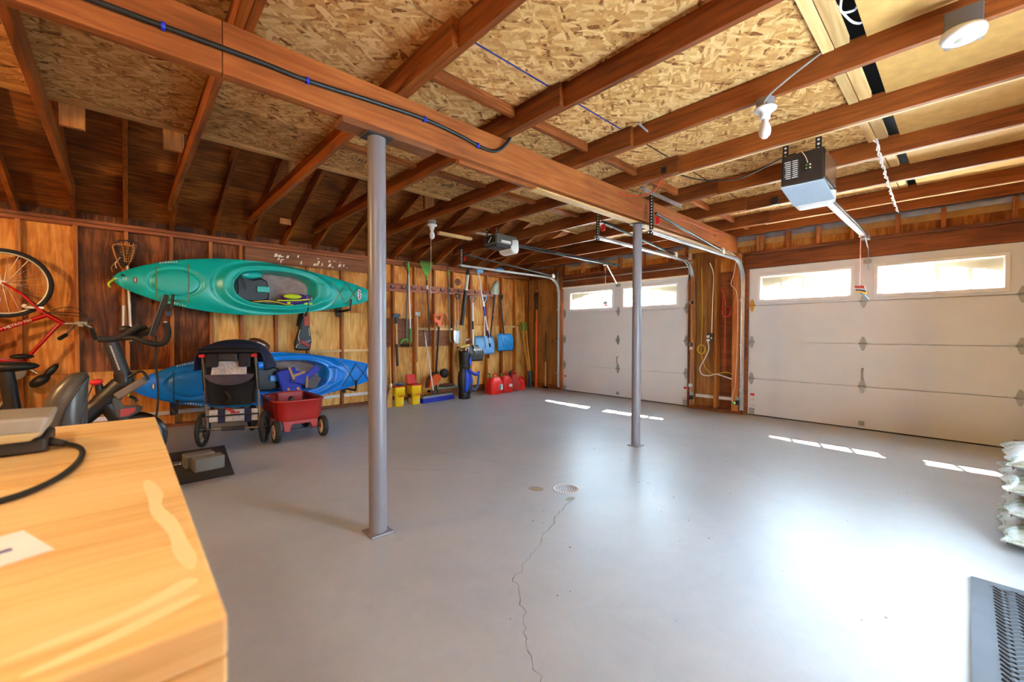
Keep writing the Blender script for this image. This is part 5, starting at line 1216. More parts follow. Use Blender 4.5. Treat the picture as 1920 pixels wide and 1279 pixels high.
# 15 round shovel, blade up
t = tool('round_point_shovel', 'round point shovel hung upside down with its steel blade on top', 'shovel', 5.88, 0.71)
MB().grid([[(5.965+f*w+dx, 6.97+0.03*f*f, z) for f in [-1+2*j/8 for j in range(9)]] for z, w, dx in ((2.09, 0.10, -0.02), (2.12, 0.125, -0.01), (2.22, 0.12, 0.0), (2.32, 0.10, 0.02), (2.38, 0.06, 0.035), (2.405, 0.015, 0.045))]).obj('blade', plain('grey_green_steel', (150, 152, 136), 0.4, 0.5, var=0.2), t)
cyl(t, 'shaft', (5.95, 7.0, 2.12), (5.80, 7.03, 0.83), 0.019, 'black'); cyl(t, 'shaft_end', (5.80, 7.03, 0.83), (5.795, 7.03, 0.71), 0.02, plain('rust_red_end', (120, 44, 26), 0.6)); cyl(t, 'red_band', (5.90, 7.01, 1.68), (5.895, 7.01, 1.63), 0.021, 'red')
# 16 post hole digger
t = thing('post_hole_digger', 'post hole digger with green-tipped twin handles in the corner', 'digger', (6.93, 6.93, 0))
for dx in (0, 1):
    a = V(6.75+0.125*dx, 7.0, 1.50); b = V(6.93+0.05*dx, 6.94, 0.36); cyl(t, 'handle', a, b, 0.02, 'woodhandle_y'); cyl(t, 'grip', a+(a-b).normalized()*0.01, a+(b-a)*0.16, 0.027, plain('moss_green_grip', (84, 144, 40), 0.5))
for dx in (-0.045, 0.045):
    MB().grid([[(6.955+dx+s*0.035, 6.93-0.03*math.cos(s*1.5), z) for s in [-1, -0.5, 0, 0.5, 1]] for z in (0.38, 0.30, 0.15, 0.03, 0.005)]).obj('blade', M['black'], t)
for dx in (-0.04, 0.04): cyl(t, 'bolt', (6.955+dx, 6.895, 0.33), (6.955+dx, 6.885, 0.33), 0.012, 'chrome')
# 17 pole saw, 18 digging bar on the return wall
t = thing('pole_saw', 'tall orange pole pruner with a black upper end beside the far garage door', 'pole saw', (7.04, 6.80, 0))
cyl(t, 'lower_pole', (7.04, 6.80, 0.0), (7.05, 6.80, 1.45), 0.028, 'orange'); cyl(t, 'collar', (7.05, 6.80, 1.43), (7.05, 6.80, 1.52), 0.035, 'orange'); cyl(t, 'upper_pole', (7.05, 6.80, 1.5), (7.05, 6.80, 1.80), 0.024, plain('deep_orange', (206, 96, 34), 0.45)); cyl(t, 'saw_head', (7.05, 6.80, 1.80), (7.055, 6.80, 2.12), 0.03, 'black')
MB().box(7.03, 7.07, 6.76, 6.84, 2.10, 2.20).obj('blade_hook', M['black'], t, bev=0.008); cyl(t, 'tip', (7.05, 6.80, 2.18), (7.05, 6.80, 2.26), 0.012, 'orange')
t = thing('edger_stick', 'thin dark-topped stick tool standing by the far door track', 'stick tool', (7.05, 6.51, 0))
cyl(t, 'upper_shaft', (7.06, 6.52, 1.28), (7.05, 6.515, 0.6), 0.012, 'dark'); cyl(t, 'lower_shaft', (7.05, 6.515, 0.6), (7.045, 6.51, 0.05), 0.013, 'woodhandle')
MB().prism([(7.045, 6.42, 0.0), (7.045, 6.60, 0.0), (7.045, 6.57, 0.05), (7.045, 6.45, 0.05)], (-0.015, 0, 0)).obj('foot_plate', M['black'], t)

# ---- straw broom, buckets, boxes on the floor
t = thing('straw_broom', 'corn broom with a wooden handle leaning beside the yellow buckets', 'broom', (3.28, 6.6, 0))
cyl(t, 'handle', (3.50, 7.04, 1.0), (3.325, 6.64, 0.36), 0.014, 'woodhandle'); cyl(t, 'binding', (3.33, 6.65, 0.38), (3.312, 6.62, 0.30), 0.026, 'cream')
MB().grid([[(3.262+(w*0.8*math.cos(a))+off, 6.585+0.035*math.sin(a)+0.03*(z/0.33), z) for a in [2*math.pi*j/14 for j in range(14)]] for z, w, off in ((0.33, 0.03, 0.045), (0.22, 0.055, 0.03), (0.1, 0.075, 0.01), (0.0, 0.09, 0.0))], closed_v=True).obj('bristles', plain('straw_bristles', (206, 156, 78), 0.8, var=0.3, scale=70, bump=0.6), t)
def bucket(x, y, lid_open, label):
    t = thing('pet_litter_pail', label, 'pail', (x, y, 0), 'yellow pails by the wall')
    G = [rr(x-a, x+a, y-a, y+a, 0.03, z) for z, a in ((0, 0.078), (0.2, 0.088), (0.205, 0.096), (0.31, 0.099), (0.33, 0.101))]
    MB().grid(G, closed_v=True).add(G[0], [tuple(range(len(G[0])))]).obj('body', M['yellow'], t)
    if lid_open:
        MB().prism([(x-0.10, y+0.05, 0.335), (x+0.10, y+0.05, 0.335), (x+0.085, y+0.12, 0.51), (x-0.085, y+0.12, 0.51)], (0, 0.03, 0)).obj('open_lid', M['red'], t, bev=0.012)
        MB().box(x-0.102, x+0.102, y-0.102, y+0.102, 0.328, 0.35).obj('lid_rim', M['red'], t, bev=0.008)
    else:
        MB().box(x-0.104, x+0.104, y-0.104, y+0.104, 0.328, 0.35).obj('lid', M['red'], t, bev=0.01)
    MB().tube(spline([(x-0.10, y-0.02, 0.27), (x-0.08, y-0.11, 0.20), (x, y-0.125, 0.175), (x+0.08, y-0.11, 0.20), (x+0.10, y-0.02, 0.27)], 5), 0.006, 6).obj('bail', M['yellow'], t)
    MB().cyl((x-0.045, y-0.123, 0.178), (x+0.05, y-0.123, 0.178), 0.011, n=8).obj('bail_grip', M['orange'], t)
    MB().box(x-0.0895, x-0.0875, y-0.06, y+0.06, 0.03, 0.18).obj('label', plain('printed_label', (150, 60, 50), 0.5, var=0.5, scale=30), t)
    MB().box(x-0.0905, x-0.0885, y-0.055, y+0.035, 0.03, 0.11).obj('label', M['cream'], t)
    MB().box(x+0.03, x+0.06, y-0.0845, y-0.0825, 0.05, 0.075).obj('sticker', M['whiteplastic'], t)
    return t
bucket(3.43, 6.60, False, 'yellow pail with a closed red lid, the left of two')
bucket(3.755, 6.62, True, 'yellow pail with its red lid standing open')
tg_ = MB().ell((3.46, 6.60, 0.372), 0.07, 0.05, 0.022, 14, 8).obj('glove', plain('teal_rubber_glove', (40, 110, 140), 0.4)); tag(tg_, 'crumpled teal blue glove on the closed red lid', 'glove')
t = thing('scrap_board', 'low scrap of green and brown boards lying along the wall behind the broom', 'board', (4.68, 6.98, 0))
MB().box(4.45, 4.95, 6.95, 7.05, 0, 0.16).obj('brown_board', M['plank_dark'], t, bev=0.004); MB().box(4.44, 4.96, 6.94, 7.05, 0.162, 0.19).obj('green_edge', plain('green_grey_board', (112, 136, 116), 0.6), t, bev=0.003)
MB().ell((4.7, 7.0, 0.22), 0.2, 0.05, 0.035, 14, 8).obj('dry_bark', plain('brown_bark', (92, 50, 30), 0.9, var=0.4, bump=0.8), t)

# ---- golf bag
gx, gy = 4.78, 6.52
t = thing('golf_bag', 'black and royal blue golf bag full of clubs against the wall', 'golf bag', (gx, gy, 0))
MB().lathe([(0.0001, 0), (0.105, 0), (0.115, 0.02), (0.11, 0.12), (0.10, 0.14), (0.098, 0.6), (0.105, 0.62), (0.115, 0.86), (0.12, 0.9), (0.11, 0.91), (0.10, 0.84)], (gx, gy, 0), n=28).obj('body', M['black'], t)
rb = plain('royal_nylon', (20, 64, 190), 0.5, bump=0.15)
MB().ell((gx-0.10, gy-0.05, 0.36), 0.07, 0.09, 0.24, 16, 12).obj('side_pocket', M['black'], t)
MB().ell((gx-0.02, gy-0.10, 0.34), 0.07, 0.06, 0.22, 16, 12).obj('front_pocket', rb, t)
MB().ell((gx+0.09, gy-0.07, 0.34), 0.04, 0.05, 0.14, 14, 10).obj('blue_panel', rb, t)
MB().ell((gx+0.05, gy-0.11, 0.72), 0.03, 0.025, 0.09, 12, 10).obj('blue_panel', rb, t)
MB().ell((gx+0.03, gy-0.10, 0.2), 0.07, 0.05, 0.13, 14, 10).obj('ball_pocket', M['black'], t)
MB().tube(spline([(gx+0.02, gy-0.12, 0.56), (gx+0.10, gy-0.15, 0.48), (gx+0.20, gy-0.13, 0.46), (gx+0.27, gy-0.1, 0.49)], 6), 0.03, 10).obj('shoulder_strap', rb, t)
MB().tube(spline([(gx+0.27, gy-0.1, 0.49), (gx+0.27, gy-0.09, 0.35), (gx+0.25, gy-0.08, 0.22), (gx+0.18, gy-0.08, 0.16), (gx+0.12, gy-0.07, 0.20)], 6), 0.022, 10).obj('shoulder_strap', plain('steel_blue_strap', (70, 106, 160), 0.6), t)
for z in (0.62, 0.15): MB().lathe([(0.105, -0.01), (0.112, 0), (0.105, 0.01)], (gx, gy, z), n=28).obj('band', M['dark'], t)
def club(dx, dy, h, kind, lab):
    t = thing('golf_club', lab, 'golf club', (gx+dx, gy+dy, 0.45), 'clubs in the golf bag')
    MB().cyl((gx+dx*0.6, gy+dy*0.6, 0.45), (gx+dx, gy+dy, h), 0.006, n=8).obj('shaft', M['chrome'], t)
    if kind == 'wood': MB().ell((gx+dx+0.03, gy+dy, h+0.02), 0.05, 0.04, 0.03, 14, 8).obj('head', plain('brown_wood_head', (100, 56, 34), 0.35), t)
    elif kind == 'cover': MB().ell((gx+dx, gy+dy, h+0.03), 0.055, 0.05, 0.06, 14, 10).obj('head_cover', plain('mitten_cover', (120, 74, 44), 0.7, bump=0.4), t)
    else: MB().prism([(gx+dx-0.01, gy+dy, h-0.01), (gx+dx+0.075, gy+dy, h+0.03), (gx+dx+0.08, gy+dy, h+0.055), (gx+dx-0.01, gy+dy, h+0.03)], (0, 0.02, 0)).obj('head', M['chrome'], t, bev=0.004)
club(0.09, -0.02, 1.02, 'cover', 'golf club with a brown head cover in the golf bag')
club(0.07, 0.03, 1.10, 'iron', 'silver golf iron standing highest in the golf bag')
club(0.0, -0.05, 0.94, 'iron', 'silver golf iron at the front of the golf bag')
club(-0.05, 0.04, 0.95, 'wood', 'brown wooden headed golf club at the left of the golf bag')
yh = thing('hand_broom', 'yellow handled brush lying across the top of the golf bag', 'brush', (gx-0.02, gy-0.02, 0.98))
MB().cyl((gx-0.14, gy-0.06, 0.985), (gx+0.06, gy-0.06, 1.02), 0.022, 0.026, n=12).obj('handle', plain('straw_yellow_wood', (216, 176, 84), 0.6), yh)
MB().box(gx-0.2, gx-0.14, gy-0.09, gy-0.03, 0.965, 0.995).obj('brush_head', plain('rust_bristle', (96, 52, 30), 0.8), yh, bev=0.006)

# ---- fuel cans
def can(x, y, w, d, h, spout, lab, worn=False, ang=0.0):
    t = thing('fuel_can', lab, 'fuel can', (x, y, 0), 'red fuel cans by the wall')
    m = plain('sun_faded_red', (186, 52, 40), 0.5, var=0.12) if worn else plain('bright_red_can', (222, 34, 28), 0.38, var=0.05)
    G = []
    for z, e, r in ((0, 0.015, 0.05), (0.015, 0.0, 0.06), (h*0.5, 0.0, 0.06), (h*0.66, 0.012, 0.06), (h*0.78, 0.04, 0.055), (h*0.86, 0.08, 0.03)):
        G.append(rr(x-w/2+e, x+w/2-e*0.8, y-d/2+e*0.7, y+d/2-e*0.7, r, z))
    MB().grid(G, closed_v=True).add(G[0], [tuple(range(len(G[0])))]).add(G[-1], [tuple(range(len(G[-1])))]).obj('body', m, t)
    hx = x+w*0.12
    MB().tube(spline([(hx-w*0.18, y, h*0.80), (hx-w*0.17, y, h*0.97), (hx, y, h*1.03), (hx+w*0.2, y, h*0.95), (hx+w*0.27, y, h*0.70)], 6), 0.019, 10).obj('handle', m, t)
    if spout:
        MB().cyl((x-w*0.28, y, h*0.85), (x-w*0.28, y, h*1.02), 0.028, n=14).obj('cap', M['black' if spout == 'black' else 'green'], t)
        MB().cyl((x-w*0.28, y, h*1.02), (x-w*0.02 if spout == 'black' else x-w*0.5, y-0.01, h*1.06), 0.014, 0.01, n=10).obj('spout', M['black'], t)
    return t
t = can(5.60, 6.62, 0.325, 0.26, 0.40, 'green', 'largest red fuel can with a green and white label, leftmost of four')
lb = MB().box(5.635, 5.735, 6.4885, 6.4905, 0.09, 0.20).obj('label', M['whiteplastic'], t); MB().box(5.64, 5.68, 6.4865, 6.4885, 0.095, 0.195).obj('label_print', plain('teal_print', (30, 120, 120), 0.5), lb)
t = can(5.925, 6.66, 0.285, 0.26, 0.40, 'green', 'red fuel can with a small white label, second from the left')
MB().box(5.95, 6.04, 6.5285, 6.5305, 0.12, 0.18).obj('label', M['whiteplastic'], t)
can(6.22, 6.72, 0.265, 0.26, 0.41, 'black', 'faded red fuel can with a dusty top, third from the left', True)
can(6.49, 6.76, 0.20, 0.2, 0.27, None, 'smallest red fuel can, at the right end of the row')

# ---- garage door openers
def opener(x0, x1, y, zb, zt, xr, zr, bodymat, label, lens, near):
    t = thing('garage_door_opener', label, 'door opener', ((x0+x1)/2, y, zb), 'ceiling garage door openers')
    w = 0.145
    MB().prism([(x0, y-w, zb+0.10), (x0, y+w, zb+0.10), (x0, y+w*0.97, zt), (x0, y-w*0.97, zt)], (x1-x0, 0, 0)).obj('motor_housing', bodymat, t, bev=0.012)
    if near:
        # pale underside plate and a ribbed white lens towards the rail
        MB().prism([(x0+0.01, y-w, zb+0.098), (x0+0.01, y+w, zb+0.098), (x1-0.06, y+w, zb+0.03), (x1-0.06, y-w, zb+0.03)], (0, 0, -0.012)).obj('bottom_plate', lens, t, bev=0.004)
        G = [rr(x1-0.07+e, x1+0.04-e, y-w+e, y+w-e, 0.03, z) for z, e in ((zb+0.10, 0.0), (zb+0.02, 0.006), (zb-0.01, 0.03))]
        MB().grid(G, closed_v=True).add(G[-1], [tuple(range(len(G[-1])))]).obj('light_lens', M['whiteplastic'], t)
        pn = MB().box(x0-0.003, x0, y+0.02, y+0.125, zb+0.14, zt-0.06).obj('label_panel', M['dark'], t)
        tx = MB()
        for c0, c1 in ((y+0.075, y+0.118), (y+0.028, y+0.068)):
            for i in range(9): tx.box(x0-0.004, x0-0.003, c0, c1-random.uniform(0, 0.012), zb+0.15+i*0.016, zb+0.156+i*0.016)
        tx.obj('printed_text', M['white'], pn)['kind'] = 'stuff'
        MB().box(x0-0.004, x0, y-0.07, y-0.02, zb+0.17, zb+0.24).obj('terminal_block', M['black'], t)
        for i, (dy, dz) in enumerate(((-0.03, 0.2), (-0.055, 0.2), (-0.03, 0.225), (-0.055, 0.225))): MB().cyl((x0-0.004, y+dy, zb+dz), (x0-0.009, y+dy, zb+dz), 0.006, n=8).obj('button', M['cream' if i % 2 else 'green'], t)
        MB().tube(spline([(x0-0.008, y-0.04, zb+0.24), (x0-0.02, y-0.03, zb+0.28), (x0-0.01, y-0.01, zt-0.02), (x0+0.02, y+0.01, zt+0.01)], 4), 0.003, 5).obj('wire', M['cream'], t)
        sidem = plain('brown_reflection_side', (150, 116, 84), 0.25, 0.5)  # brown tint paints the room's reflection on the housing side
        MB().box(x0+0.02, x1-0.03, y-w-0.003, y-w, zb+0.12, zt-0.02).obj('side_panel', sidem, t)
    else:
        G = [rr(x1-0.11+e, x1+0.05-e*0.4, y-w-0.005+e*0.3, y+w+0.005-e*0.3, 0.03, z) for z, e in ((zt-0.03, 0.06), (zt-0.06, 0.01), (zb+0.06, 0.0), (zb+0.02, 0.02), (zb, 0.06))]
        MB().grid(G, closed_v=True).add(G[-1], [tuple(range(len(G[-1])))]).add(G[0], [tuple(range(len(G[0])))]).obj('light_lens', lens, t)
        MB().box(x0, x1-0.05, y-w*0.9, y+w*0.9, zb+0.06, zb+0.098).obj('bottom_cover', M['dark'], t, bev=0.01)
        MB().box(x0+0.08, x0+0.26, y-w-0.002, y-w, zt-0.12, zt-0.085).obj('name_plate', M['white'], t)
        MB().box(x0-0.012, x0, y-0.11, y+0.11, zb+0.12, zt-0.02).obj('terminal_cover', M['black'], t, bev=0.004)
        for k in range(4): MB().tube(spline([(x0-0.01, y-0.08+0.05*k, zt-0.04), (x0-0.06, y-0.08+0.05*k, zt-0.12), (x0-0.05, y-0.06+0.05*k, zb+0.12)], 4), 0.004, 5).obj('wire', M['cream' if k == 1 else 'black'], t)
    for sx_, sy_ in ((x0+0.03, y+0.12), (x0+0.03, y-0.10)):
        s = MB().box(sx_-0.004, sx_+0.004, sy_-0.02, sy_+0.02, zt-0.05, 2.77).obj('hanger_strap', M['rubber'], t)
        h = MB(); z = zt-0.03
        while z < 2.76: h.cyl((sx_-0.0042, sy_, z), (sx_-0.0048, sy_, z), 0.009, n=8); z += 0.033
        h.obj('strap_hole', M['cream'], s)['kind'] = 'stuff'
    rm = M['steel'] if near else plain('dark_rail', (52, 54, 56), 0.35, 0.5)
    MB().obox((x1-0.02, y, zb+0.15), (xr, y, zr), 0.055 if near else 0.035, 0.035).obj('rail', rm, t, bev=0.004)
    MB().obox((x1, y-0.03, zb+0.17), (xr, y-0.03, zr+0.018), 0.008, 0.012).obj('chain', M['dark'], t)
    MB().box(xr-0.05, xr+0.06, y-0.045, y+0.045, zr-0.03, zr+0.03).obj('header_bracket', M['zinc'], t, bev=0.005)
    cx = xr-0.22 if near else xr-0.32
    MB().box(cx-0.06, cx+0.06, y-0.035, y+0.035, zr-0.035, zr-0.005).obj('trolley', M['chrome'], t, bev=0.005)
    if near: MB().obox((cx+0.02, y-0.02, zr-0.03), (7.05, y-0.02, zr-0.14), 0.008, 0.03).obox((7.05, y-0.02, zr-0.13), (7.075, y-0.02, 2.08), 0.006, 0.028).obj('door_arm', M['zinc'], t)
    else: MB().obox((cx+0.02, y, zr-0.03), (7.05, y, 2.22), 0.008, 0.026).obj('door_arm', M['white'], t)
    MB().box(7.06, 7.098, y-0.05, y+0.03, 2.16, 2.22).obj('arm_bracket', M['zinc'], t, bev=0.004)
    # emergency release cord
    e = 1.86 if near else 1.86
    MB().tube([(cx, y+0.02, zr-0.03), (cx, y+0.02, e)], 0.005 if near else 0.004, 6).obj('release_cord', plain('pink_cord', (226, 150, 140), 0.6), t)
    if near:
        q = Matrix.Translation((cx, y+0.02, e-0.02))
        for i, (m, dy, dz, a, ln) in enumerate((('red', 0.0, 0.0, 0.1, 0.05), ('whiteplastic', 0.0, -0.028, 0.15, 0.06), ('blue', -0.008, -0.045, 0.2, 0.05), ('yellow', -0.02, -0.065, 0.35, 0.05), ('white', -0.045, -0.115, 0.9, 0.06))):
            MB().box(-0.01, 0.01, -ln, ln, -0.012, 0.012).xf(q @ Matrix.Translation((0, dy, dz)) @ Matrix.Rotation(a, 4, 'X')).obj('pull_bead', M[m] if i < 4 else plain('ice_blue_tag', (150, 184, 214), 0.5), t, bev=0.005)
        MB().tube(spline([(cx, y+0.005, e), (cx, y-0.03, e-0.06), (cx, y-0.05, e-0.1)], 4), 0.005, 6).obj('pull_loop', M['dark'], t)
    else:
        MB().box(cx-0.01, cx+0.01, y-0.03, y+0.06, e-0.06, e).obj('pull_handle', M['whiteplastic'], t, bev=0.004); MB().box(cx-0.012, cx+0.012, y-0.025, y+0.04, e-0.09, e-0.062).obj('pull_handle_tip', M['redflag'], t, bev=0.006)
    return t
lensw = plain('frosted_lens', (170, 186, 200), 0.3, var=0.04)
opener(3.92, 4.36, 0.90, 2.34, 2.68, 6.98, 2.49, plain('black_housing', (34, 28, 26), 0.4), 'black garage door opener with pale blue lens, hung over the nearer door rail', lensw, True)
opener(3.86, 4.24, 4.64, 2.42, 2.66, 7.02, 2.57, plain('olive_grey_housing', (82, 84, 78), 0.4), 'grey garage door opener with white end, hung in front of the far door', M['whiteplastic'], False)

# ---- lamps
def bulb_socket(x, y, z, label, frosted, cord):
    t = thing('light_socket', label, 'light', (x, y, z-0.26), 'bare bulb sockets under the joists')
    MB().lathe([(0.0001, 0), (0.052, 0), (0.052, -0.05), (0.0001, -0.05)], (x, y, z), n=20, smooth=False).obj('junction_box', M['grey'], t)
    MB().lathe([(0.052, -0.05), (0.066, -0.058), (0.064, -0.068), (0.04, -0.075), (0.032, -0.095), (0.028, -0.125), (0.0001, -0.125)], (x, y, z), n=24).obj('porcelain_socket', M['whiteplastic'], t)
    MB().lathe([(0.018, -0.125), (0.02, -0.145), (0.032, -0.175), (0.036, -0.20), (0.031, -0.225), (0.016, -0.243), (0.0001, -0.247)], (x, y, z), n=24).obj('bulb', frosted, t)
    MB().tube(cord, 0.008 if len(cord) > 4 else 0.0025, 6).obj('feed_cable' if len(cord) > 4 else 'pull_string', plain('grey_cable', (128, 112, 98), 0.5) if len(cord) > 4 else M['white'], t)
    return t
bfro = plain('frosted_bulb_glass', (206, 200, 196), 0.3, var=0.02)
bulb_socket(3.03, 0.90, 2.748, 'bare frosted bulb in a porcelain socket, nearest the camera overhead', bfro, spline([(3.0, 0.60, 2.89), (2.995, 0.66, 2.86), (2.975, 0.76, 2.80), (2.97, 0.86, 2.74), (2.985, 0.90, 2.70)], 6))
bulb_socket(3.03, 4.86, 2.748, 'bare bulb in a porcelain socket with a long pull string, farther back', plain('clear_bulb_glass', (206, 206, 200), 0.15, var=0.03), [(3.0, 4.84, 2.64), (3.0, 4.84, 1.7)])
t = thing('ceiling_lamp', 'round white lamp on a grey box fixed to a joist at top right', 'lamp', (2.93, 0.03, 2.60))
MB().box(2.93, 2.98, -0.03, 0.10, 2.64, 2.80).obj('junction_box', plain('dark_grey_box', (90, 86, 90), 0.5), t, bev=0.004)
MB().lathe([(0.0001, 0.02), (0.076, 0.02), (0.08, 0.0), (0.076, -0.015), (0.066, -0.02)], (2.90, 0.035, 2.65), n=32).obj('housing', M['whiteplastic'], t)
MB().lathe([(0.066, -0.018), (0.05, -0.022), (0.0001, -0.022)], (2.90, 0.035, 2.65), n=32).obj('diffuser', plain('warm_diffuser', (206, 196, 150), 0.3), t)
MB().lathe([(0.0001, -0.03), (0.022, -0.028), (0.03, -0.022)], (2.90, 0.035, 2.65), n=20).obj('sensor', plain('smoky_sensor', (170, 166, 150), 0.2), t)
MB().box(2.926, 2.93, 0.0, 0.05, 2.66, 2.665).box(2.926, 2.93, 0.01, 0.04, 2.672, 2.676).obj('embossed_text', M['white'], t)
# the two warm lamps that light the left side, out of view
for x, y, z, lab, en, co in ((-2.3, 3.7, 2.50, 'warm bare bulb in the left corner of the garage, out of view', 110.0, (1.0, 0.66, 0.30)), (-0.75, 0.35, 2.45, 'warm bare bulb over the workbench, out of view', 34.0, (1.0, 0.86, 0.64))):
    t = thing('light_socket', lab, 'light', (x, y, z+0.05), 'bare bulb sockets under the joists')
    MB().lathe([(0.0001, 0), (0.052, 0), (0.05, -0.05), (0.03, -0.08), (0.026, -0.12), (0.0001, -0.12)], (x, y, z+0.19), n=20).obj('porcelain_socket', M['whiteplastic'], t)
    MB().cyl((x, y, z+0.19), (x, y, 2.75), 0.012, n=8).obj('stem', M['grey'], t)
    light('bulb_glow', 'POINT', (x, y, z), en, co, shadow_soft_size=0.05).name = 'bulb_glow'

# ---- cables on beam and joists
cb = [(-1.2, 2.435, 2.60), (-0.33, 2.435, 2.60), (0.14, 2.435, 2.605), (0.5, 2.435, 2.612), (0.74, 2.435, 2.61), (1.1, 2.435, 2.635), (1.46, 2.435, 2.652), (1.75, 2.435, 2.635), (1.92, 2.435, 2.612), (2.06, 2.435, 2.62), (2.15, 2.42, 2.68), (2.2, 2.40, 2.77), (2.22, 2.38, 2.9)]
t = thing('beam_cable', 'thick black cable clipped along the main beam with blue clips', 'cable', (0.8, 2.435, 2.6))
MB().tube(spline(cb, 6), 0.013, 10).obj('cable', M['black'], t)
for x, z in ((0.14, 2.605), (0.74, 2.61), (1.46, 2.652), (1.90, 2.614), (-0.5, 2.60)):
    MB().lathe([(0.015, -0.008), (0.019, -0.008), (0.019, 0.008), (0.015, 0.008)], (x, 2.435, z), (1, 0, 0.05), 12).obj('clip', M['cable_blue'], t)
t = thing('opener_cord', 'black power cord drooping under the joists to the nearer door opener', 'cord', (3.9, 1.5, 2.6))
MB().tube(spline([(3.815, 1.98, 2.80), (3.90, 1.93, 2.79), (4.02, 1.72, 2.70), (4.1, 1.45, 2.655), (4.1, 1.25, 2.69), (4.0, 1.05, 2.70), (3.95, 0.95, 2.69)], 7), 0.006, 6).obj('cord', M['black'], t)
MB().box(3.77, 3.82, 1.95, 2.0, 2.77, 2.83).obj('plug', M['black'], t, bev=0.006)
t = thing('orange_cord', 'thin orange-red extension cord drooping along the main beam', 'cord', (4.1, 2.4, 2.6))
MB().tube(spline([(3.80, 1.99, 2.78), (3.84, 2.06, 2.69), (3.86, 2.2, 2.645), (3.80, 2.38, 2.66), (3.72, 2.44, 2.70)], 6), 0.006, 6).obj('cord', plain('red_orange_cord', (200, 66, 34), 0.5), t)
MB().tube(spline([(3.9, 2.44, 2.66), (4.1, 2.435, 2.60), (4.5, 2.435, 2.63), (5.0, 2.435, 2.66), (5.4, 2.44, 2.68), (5.9, 2.435, 2.67), (6.5, 2.44, 2.71)], 6), 0.005, 6).obj('cord', plain('rust_red_cord', (170, 60, 36), 0.5), t)
t = thing('twisted_wire', 'white twisted wire hanging across the joists at right', 'wire', (5.5, 0.6, 2.7))
for ph in (0, 2.1):
    w_ = [V(4.25+2.7*i/40, 0.50+0.10*i/40+0.010*math.cos(i*1.3+ph), 2.74-0.03*math.sin(math.pi*i/40)+0.010*math.sin(i*1.3+ph)) for i in range(41)]
    MB().tube(w_, 0.006, 5).obj('strand', M['white'], t)
t = thing('attic_cable', 'loose white cables looping in the dark ceiling gap', 'cable', (2.9, 0.45, 2.9))
for pts in ([(2.62, 0.44, 2.95), (2.74, 0.47, 2.92), (2.80, 0.43, 2.93), (2.86, 0.42, 2.98)], [(2.70, 0.50, 2.97), (2.85, 0.45, 2.92), (2.92, 0.42, 2.92), (2.98, 0.41, 2.96)]):
    MB().tube(spline(pts, 5), 0.006, 6).obj('cable', M['white'], t)
t = thing('long_bolt', 'steel bolt sticking out of a joist side', 'bolt', (3.0, 1.75, 2.82)); MB().cyl((3.02, 1.72, 2.83), (2.86, 1.70, 2.83), 0.008, n=8).obj('shank', M['zinc'], t)
for x in (3.815, 4.695):
    pass
t = thing('angle_iron', 'short perforated steel angle fixed under the joists by the post', 'angle iron', (4.2, 2.2, 2.74)); MB().box(3.9, 4.75, 2.26, 2.30, 2.735, 2.745).box(3.9, 4.75, 2.26, 2.266, 2.70, 2.735).obj('bar', M['steel'], t)
for y, lab in ((1.52, 'black clip on a joist left of the nearer opener'), (1.28, 'black clip on a joist just below the nearer opener')):
    tag(MB().box(5.50, 5.515, y-0.03, y+0.03, 2.74, 2.82).box(5.50, 5.56, y-0.03, y+0.03, 2.738, 2.745).obj('joist_clip', M['black']), lab, 'clip')
tag(MB().box(3.86, 4.35, 4.9, 5.0, 2.735, 2.748).obj('strip_lamp', M['silver']), 'thin silver strip fitting under a joist above the far opener', 'fitting')
tag(MB().box(3.4, 4.0, 5.25, 5.32, 2.70, 2.74).xf(Matrix.Identity(4)).obj('loose_plank', M['pale_x'], bev=0.003), 'pale loose plank lying across under the joists near the far bulb', 'plank')
tag(MB().ell((5.55, 6.4, 2.52), 0.12, 0.07, 0.05, 14, 8).obj('blue_bundle', plain('blue_tarp', (40, 120, 190), 0.6)), 'small blue bundle resting on the far door track', 'bundle')

# ---- pier: outlet, cords, sensors
t = thing('wall_outlet', 'dark outlet box with white plugs on the stud between the doors', 'outlet', (7.02, 2.84, 1.15))
MB().box(7.0, 7.05, 2.79, 2.88, 1.12, 1.26).obj('box', M['dark'], t, bev=0.006); MB().cyl((7.0, 2.86, 1.21), (6.965, 2.86, 1.20), 0.02, n=12).cyl((7.0, 2.86, 1.15), (6.965, 2.86, 1.14), 0.022, n=12).obj('plug', M['whiteplastic'], t); MB().cyl((7.0, 2.815, 1.18), (6.99, 2.815, 1.18), 0.014, n=10).obj('socket', M['cream'], t)
def cord(name, label, pts, r, m):
    tag(MB().tube(spline(pts, 6), r, 8).obj(name, m), label, 'cord')
MB().tube(spline([(6.965, 2.86, 1.14), (6.96, 2.84, 1.0), (6.97, 2.90, 0.85), (6.97, 2.985, 0.68), (6.97, 2.94, 0.58), (6.98, 2.83, 0.57), (6.99, 2.74, 0.60), (7.0, 2.68, 0.59), (7.0, 2.5, 0.54)], 6), 0.009, 8).obj('power_cord', M['whiteplastic'], t)
cord('white_cable', 'pale cable running down the stud between the doors', [(7.02, 2.86, 2.4), (7.02, 2.80, 2.2), (7.02, 2.81, 1.8), (7.02, 2.815, 1.5), (7.02, 2.82, 1.26)], 0.007, M['cream'])
rc = plain('red_cord', (196, 44, 28), 0.5)
